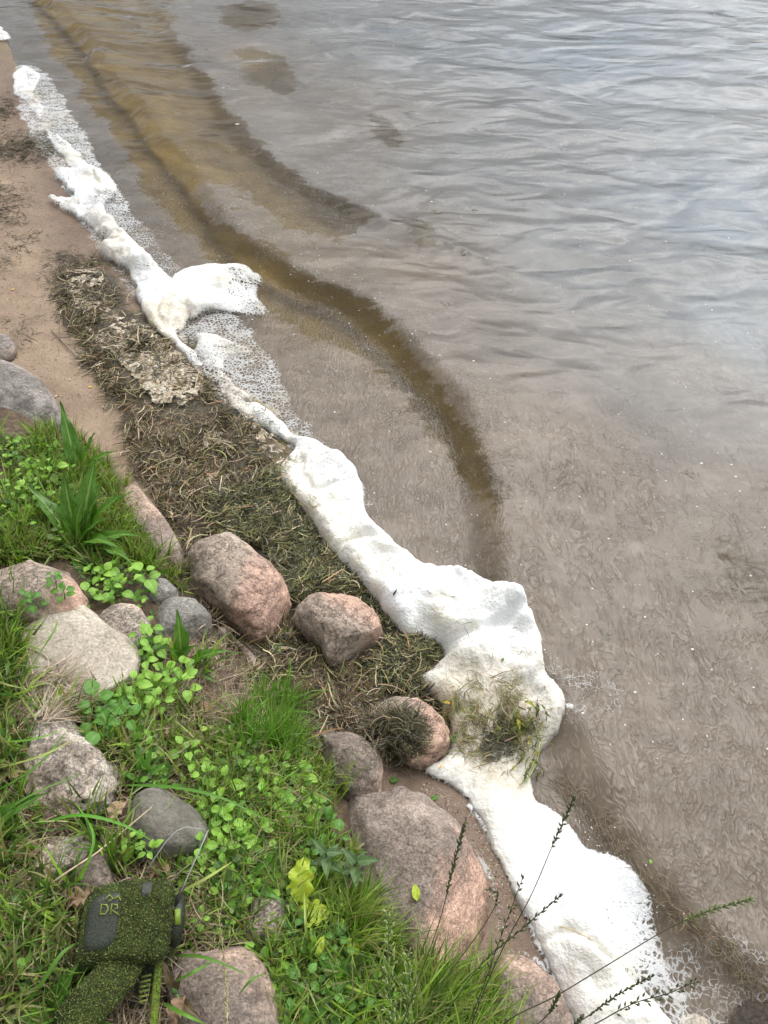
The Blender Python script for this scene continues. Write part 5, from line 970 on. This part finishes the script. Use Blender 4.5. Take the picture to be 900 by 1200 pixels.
stalk((560, 1180), [(590, 1110), (622, 1050), (650, 985)], (673, 935), .30, .60, .24, 'long dark grass stalk rising over the foam with its seed head at the water edge', seed=2, nsp=34, spread=.6, r=.0012)
stalk((590, 1200), [(650, 1168), (710, 1132), (780, 1090), (830, 1068)], (880, 1054), .30, .55, .28, 'longest grass stalk reaching right over foam bubbles to the brown ripple', seed=3, nsp=44, spread=.75, hm=plain('green_seed_head', (.16, .2, .07)))
stalk((640, 1225), [(690, 1190), (725, 1165)], (764, 1144), .32, .52, .5, 'grass stalk with dark seed head over the creamy foam dome, upper of two', seed=4, spread=.35)
stalk((660, 1225), [(710, 1193), (745, 1175), (780, 1165)], (814, 1151), .30, .52, .55, 'grass stalk with loose seed head over the foam dome, lower of two', seed=5, spread=.7, open_=.004)
stalk((540, 1225), [(565, 1160), (588, 1095)], (612, 1030), .30, .56, .62, 'grass stalk with drooping seed head right of the pink rock face', seed=6, spread=.6, open_=.003)
stalk((500, 1225), [(560, 1135), (610, 1090)], (656, 1050), .30, .56, .5, 'grass stalk with thin seed head pointing right onto the foam edge', seed=7, spread=.4)
stalk((600, 1222), [(630, 1200), (645, 1185)], (655, 1165), .30, .48, .3, 'short dark grass stalk beside the dark pink rock at the bottom', seed=8)
stalk((650, 1230), [(665, 1210), (675, 1200)], (683, 1190), .3, .46, .5, 'short grass stalk tip at the lower foam edge', seed=9)
stalk((470, 1225), [(520, 1150), (570, 1080), (583, 1050)], (573, 1043), .28, .46, .3, 'thin grass stalk bent over at its tip beside the pink rock face', seed=10, nsp=12)
stalk((470, 1240), [(458, 1180), (455, 1130)], (456, 1075), .32, .52, .66, 'pale green open seed head in the grass at the bottom centre, tallest', mat=M_STEM, hm=M_PALEHEAD, nsp=60, size=.010, spread=.6, open_=.012, seed=11)
stalk((490, 1240), [(478, 1190), (480, 1150)], (478, 1120), .3, .48, .6, 'shorter pale green open seed head right of the tallest pale one', mat=M_STEM, hm=M_PALEHEAD, nsp=40, size=.009, spread=.6, open_=.010, seed=12)
stalk((268, 1235), [(266, 1170), (262, 1120)], (256, 1070), .48, .62, .7, 'dry narrow seed head standing in front of the brown pink bottom boulder', mat=M_STRAW, hm=plain('dry_seed_head', (.3, .28, .12)), nsp=50, size=.008, spread=.25, seed=13)
# ================================================================== STRING TRIMMER
def build_trimmer():
    gz = float(G(153, 1078)[2]); H = Pv(150, 1080, gz+.085); zc = (Vector((0, 0, CAMH))-H).normalized(); s = (Vector((0, 0, CAMH))-H).length/FPX*.92
    s *= 1/math.sqrt(1) ; xr = Vector((1, 0, 0)); yr = zc.cross(xr).normalized(); xr = yr.cross(zc).normalized()
    t = empty('string_trimmer', (H.x, H.y, gz), 'dark string trimmer head caked in green grass clippings, standing in the bottom left corner', 'string trimmer')
    Rm = Matrix((xr, yr, zc)).transposed()
    def w(p): return tuple((Rm @ (Vector(p)*s))+Vector((0, 0, H.z-gz)))
    coat = MT('clipping_coated_plastic'); co = coat.coord()
    c = coat.ramp(coat.noise(co, 380, 5, .75), [(.36, (.018, .022, .012)), (.5, (.055, .075, .018)), (.64, (.14, .19, .035))]); dk = coat.ramp(coat.noise(co, 28, 4, .6), [(.38, .45), (.6, 1)])
    coat.set(coat.mix(1, c, dk, 'MULTIPLY'), .85, .2); coat.bump(coat.noise(co, 500, 5, .8), 1, .004)
    blk = MT('dusty_black_plastic'); co = blk.coord(); blk.set(blk.ramp(blk.noise(co, 420, 5, .7), [(.45, (.014, .017, .014)), (.62, (.035, .045, .02)), (.74, (.12, .16, .03))]), .5, .4); blk.bump(blk.noise(co, 300, 4), .4, .002)
    lime = plain('lime_plastic', (.15, .23, .02), .5, 300, .35); ylg = plain('clipping_yellow', (.14, .18, .03), .7, 300, .3)
    def surf(u, th, off=0.0):
        # housing: squarish barrel, axis along x, th = 0 faces the camera; tapering and rounded at its ends
        x = -46+90*u; e = 4.6; endr = (1-abs(2*u-1)**9*.26-.035*math.exp(-((u-.80)/.02)**2)-.03*math.exp(-((u-.50)/.02)**2))*(1-.10*(1-u))
        cy, cz = math.sin(th), math.cos(th); k = (abs(cy)**e+abs(cz)**e)**(-1/e); r = 41*endr+off
        skew = -6*(1-u)
        return (x+(off*(u-.5)*.5)+.0*cy, r*cy*k*1.0+skew+4*math.sin(u*3), r*cz*k*.92)
    nu, nt_ = 44, 48; V = [w(surf(i/(nu-1), 2*math.pi*j/nt_)) for i in range(nu) for j in range(nt_)]
    F = [(i*nt_+j, i*nt_+(j+1) % nt_, (i+1)*nt_+(j+1) % nt_, (i+1)*nt_+j) for i in range(nu-1) for j in range(nt_)]
    for base, uu in ((0, 0), ((nu-1)*nt_, 1)):
        V.append(w((surf(uu, 0)[0]+(5 if uu else -5), -4 if not uu else 0, 0))); cidx = len(V)-1; F += [(base+j, base+(j+1) % nt_, cidx, cidx) for j in range(nt_)]
    me = mesh_py('motor_housing', V, F); hous = add('motor_housing', me, coat.m, parent=t); OV = [Vector(v) for v in V]; OF = [[a for a in dict.fromkeys(q_)] for q_ in F]
    def patch(name, u0, u1, t0, t1, off, mat, parent, n=12):
        V = []; F = []
        for i in range(n+1):
            for j in range(n+1):
                a, b = i/n, j/n; ed = min(a, 1-a, b, 1-b); o_ = off if ed > .001 else -1.5
                # rounded corners
                aa, bb = a*2-1, b*2-1; L_ = max(1e-6, (abs(aa)**5+abs(bb)**5)**.2); m_ = max(abs(aa), abs(bb)); aa, bb = aa*m_/L_, bb*m_/L_
                V.append(w(surf(u0+(u1-u0)*(aa+1)/2, t0+(t1-t0)*(bb+1)/2, o_)))
        F = [(i*(n+1)+j, i*(n+1)+j+1, (i+1)*(n+1)+j+1, (i+1)*(n+1)+j) for i in range(n) for j in range(n)]
        return add(name, mesh_py(name, V, F), mat, parent=parent)
    bd = patch('badge', .03, .42, -.62, .72, 2.0, blk.m, t); patch('vent_cover', .60, .74, .50, .85, 1.2, blk.m, t)
    def uvline(pts, r, mat, name, parent, off=2.6):
        Q = [w(surf(u, th, off)) for u, th in pts]; V, F = tube(Q, r*s, 5); return (V, F)
    def L2(px, py):   # photograph position on the badge -> housing parameters
        u = (px-104)/90; y = 1080-py+6*(1-u)-4*math.sin(u*3); return (u, math.asin(max(-.95, min(.95, y/52)))*1.0)
    gly = []
    for st in ([(122, 1071), (122, 1061), (127, 1062), (129, 1066), (127, 1071), (122, 1071)], [(132, 1072), (132, 1061), (137, 1062), (138, 1065), (133, 1067), (140, 1072)], [(125, 1057), (128, 1053), (132, 1056), (128, 1059)], [(133, 1057), (137, 1054), (140, 1058)]):
        gly.append(uvline([L2(*p) for p in st], 1.0, ylg, 'g', t, 2.9))
    V, F = join(gly); add('badge_lettering', mesh_py('badge_lettering', V, F), plain('letter_green', (.17, .21, .04), .8, 300, .4), parent=bd)
    def slab(poly, z0, z1, bev=3):
        c = np.mean(np.array(poly), 0); n = len(poly); V = []; 
        for (z, k) in ((z0, 1), (z1-bev, 1), (z1, 1-bev/26), (z1, .0)):
            for (a, b) in poly: V.append(w(((c[0]+(a-c[0])*k)-150, -((c[1]+(b-c[1])*k)-1080), z)))
        F = [(r*n+j, r*n+(j+1) % n, (r+1)*n+(j+1) % n, (r+1)*n+j) for r in range(3) for j in range(n)]+[tuple(range(n))]
        return V, F
    def bar(pts, rx, n=20, e=5.5):
        P_ = [Vector((a-150, 1080-b, z)) for a, b, z in pts]; V = []
        for i, p in enumerate(P_):
            d = (P_[min(i+1, len(P_)-1)]-P_[max(i-1, 0)]).normalized(); a = d.cross(Vector((0, 0, 1))).normalized(); b = a.cross(d)
            for k in range(n):
                th = 2*math.pi*k/n; c_, s_ = math.cos(th), math.sin(th); kk = (abs(c_)**e+abs(s_)**e)**(-1/e); V.append(w(p+a*c_*kk*rx[i]+b*s_*kk*rx[i]*.85))
        F = [(i*n+k, i*n+(k+1) % n, (i+1)*n+(k+1) % n, (i+1)*n+k) for i in range(len(P_)-1) for k in range(n)]+[tuple(range(n))[::-1], tuple(range((len(P_)-1)*n, len(P_)*n))]
        return V, F
    def part(name, VF, mat, parent=t, track=True, smooth=True):
        V, F = VF; o = add(name, mesh_py(name, V, F, smooth), mat, parent=parent)
        if track:
            b = len(OV); OV.extend([Vector(v) for v in V]); OF.extend([[a+b for a in dict.fromkeys(q_)] for q_ in F])
        return o
    part('shaft_socket', bar([(160, 1108, 2), (146, 1128, 12), (124, 1152, 20), (109, 1170, 24), (107, 1173, 24)], [17, 21, 21, 20, 16]), coat.m)
    sh = part('shaft', bar([(110, 1168, 14), (92, 1190, 20), (70, 1215, 28), (20, 1275, 60)], [14, 13, 12, 12], e=2), coat.m)
    part('shaft_ring', bar([(84, 1199, 23), (80, 1204, 24)], [14.5, 14.5], e=2), plain('tan_ring', (.35, .28, .12), .6), parent=sh)
    # guard: curved sheet sloping down behind the socket
    gV = []; nu_, nv_ = 10, 12
    for L_, dz in ((0, 0), (1, -4)):
        for j in range(nv_+1):
            b = j/nv_; y = 1104+b*140
            xl = 158-52*sstep(0, .62, b); xr_ = 188+5*b
            for i in range(nu_+1):
                a = i/nu_; gV.append(w((xl+(xr_-xl)*a-150, 1080-y, -22-26*b+10*math.sin(a*math.pi*.85)-14*(1-a)+dz)))
    m_ = (nu_+1)*(nv_+1); gF = []
    for j in range(nv_):
        for i in range(nu_):
            q_ = [j*(nu_+1)+i, j*(nu_+1)+i+1, (j+1)*(nu_+1)+i+1, (j+1)*(nu_+1)+i]; gF += [tuple(q_), tuple(m_+a for a in q_[::-1])]
    rim = [j*(nu_+1) for j in range(nv_+1)]; rim2 = [j*(nu_+1)+nu_ for j in range(nv_+1)]
    for k in range(nv_): gF += [(rim[k], rim[k+1], m_+rim[k+1], m_+rim[k]), (rim2[k+1], rim2[k], m_+rim2[k], m_+rim2[k+1])]
    gd = part('guard', (gV, gF), blk.m)
    part('guard_edge', bar([(187, 1106, 2), (188, 1140, -4), (190, 1180, -10), (193, 1232, -18)], [4.2, 4.2, 4.5, 4.5], e=4), lime, parent=gd)
    for k in range(6): part('rib', bar([(171, 1131+k*4.5, 6-k), (181, 1129+k*4.5, 6-k)], [1.2, 1.0]), ylg, parent=gd)
    for k in range(5): part('tooth', bar([(190, 1073+k*7, 12), (197, 1077+k*7, 6)], [1.3, .4]), plain('tooth_green', (.12, .16, .04)) if k == 0 else bpy.data.materials['tooth_green'], parent=hous)
    # spool cap at the right end
    V = []; n = 28
    for (x, r) in ((38, 20), (44, 27), (52, 29), (57, 26), (59, 10), (59, .5)):
        for k in range(n): th = 2*math.pi*k/n; V.append(w((x, r*math.sin(th)*.92+1, r*math.cos(th)-4)))
    sp_ = part('spool_cap', (V, [(i*n+k, i*n+(k+1) % n, (i+1)*n+(k+1) % n, (i+1)*n+k) for i in range(5) for k in range(n)]), blk.m)
    part('release_tab', bar([(199, 1068, 24), (201, 1083, 24)], [3.2, 3.2], e=4), lime, parent=sp_)
    # cutting line
    ln = plain('pale_line', (.33, .33, .31), .3, 60, .2); dkl = plain('dark_line', (.03, .03, .03), .3)
    part('cutting_line', bar([(199, 1058, 18), (206, 1036, 26), (214, 1014, 32), (222, 990, 36)], [.9, .75, .7, .5], 6, 2), ln, track=False)
    part('cutting_line', bar([(160, 1036, 10), (168, 1020, 24), (178, 1003, 32), (188, 992, 36), (197, 988, 38), (216, 990, 38)], [.6]*6, 6, 2), ln, track=False)
    part('cutting_line', bar([(196, 1066, 18), (199, 1056, 20), (203, 1046, 23)], [2.0, 2.0, 1.7], 6, 2), dkl, track=False)
    # thousands of stuck clippings, one part of the trimmer
    bv = BVHTree.FromPolygons(OV, [f for f in OF if len(f) > 2]); n0 = 13000; base = []; nrm = []
    up = Rm @ Vector((0, 0, 1))
    for k in range(n0):
        p = Vector(w((random.uniform(-55, 52), random.uniform(-150, 52), 90))); h_ = bv.ray_cast(p, -up)
        if h_[0] is None: continue
        # the badge stays mostly clean
        l = Rm.transposed() @ (h_[0]-Vector((0, 0, H.z-gz)))/s
        if -44 < l.x < -9 and -30 < l.y < 28 and random.random() > .68+.22*(l.y < -8): continue
        if l.x > 46: continue
        if l.z < 2 and l.y < -30 and random.random() > .75: continue
        base.append(h_[0]); nrm.append(h_[1] if h_[1].dot(up) > 0 else -h_[1])
    V = []; F = []; C_ = []
    pal = [(.07, .095, .025), (.10, .13, .03), (.15, .19, .045), (.04, .05, .018), (.03, .035, .015), (.09, .12, .022), (.20, .25, .06)]
    for p, nn in zip(base, nrm):
        a = Vector((random.gauss(0, 1), random.gauss(0, 1), random.gauss(0, 1))); a = (a-nn*a.dot(nn)).normalized(); b = nn.cross(a); l = random.uniform(.7, 2.4)*s; w_ = random.uniform(.18, .42)*s; o_ = len(V); c0 = p+nn*.6*s
        V += [c0-a*l*.5-b*w_*.3, c0-a*l*.5+b*w_*.3, c0+b*w_+nn*random.uniform(.2, 1.2)*s, c0-b*w_+nn*.3*s, c0+a*l*.5+nn*random.uniform(0, 1.5)*s]; F += [(o_, o_+1, o_+2, o_+3), (o_+3, o_+2, o_+4, o_+4)]
        c_ = random.choice(pal); C_ += [tuple(v*random.uniform(.7, 1.2) for v in c_)]*5
    me = mesh_py('grass_clippings', V, F, False); at = me.color_attributes.new('Col', 'FLOAT_COLOR', 'POINT'); at.data.foreach_set('color', np.concatenate([np.array(C_), np.ones((len(C_), 1))], 1).astype(np.float32).ravel())
    add('grass_clippings', me, M_STRAND, parent=t, kind='stuff')
build_trimmer()
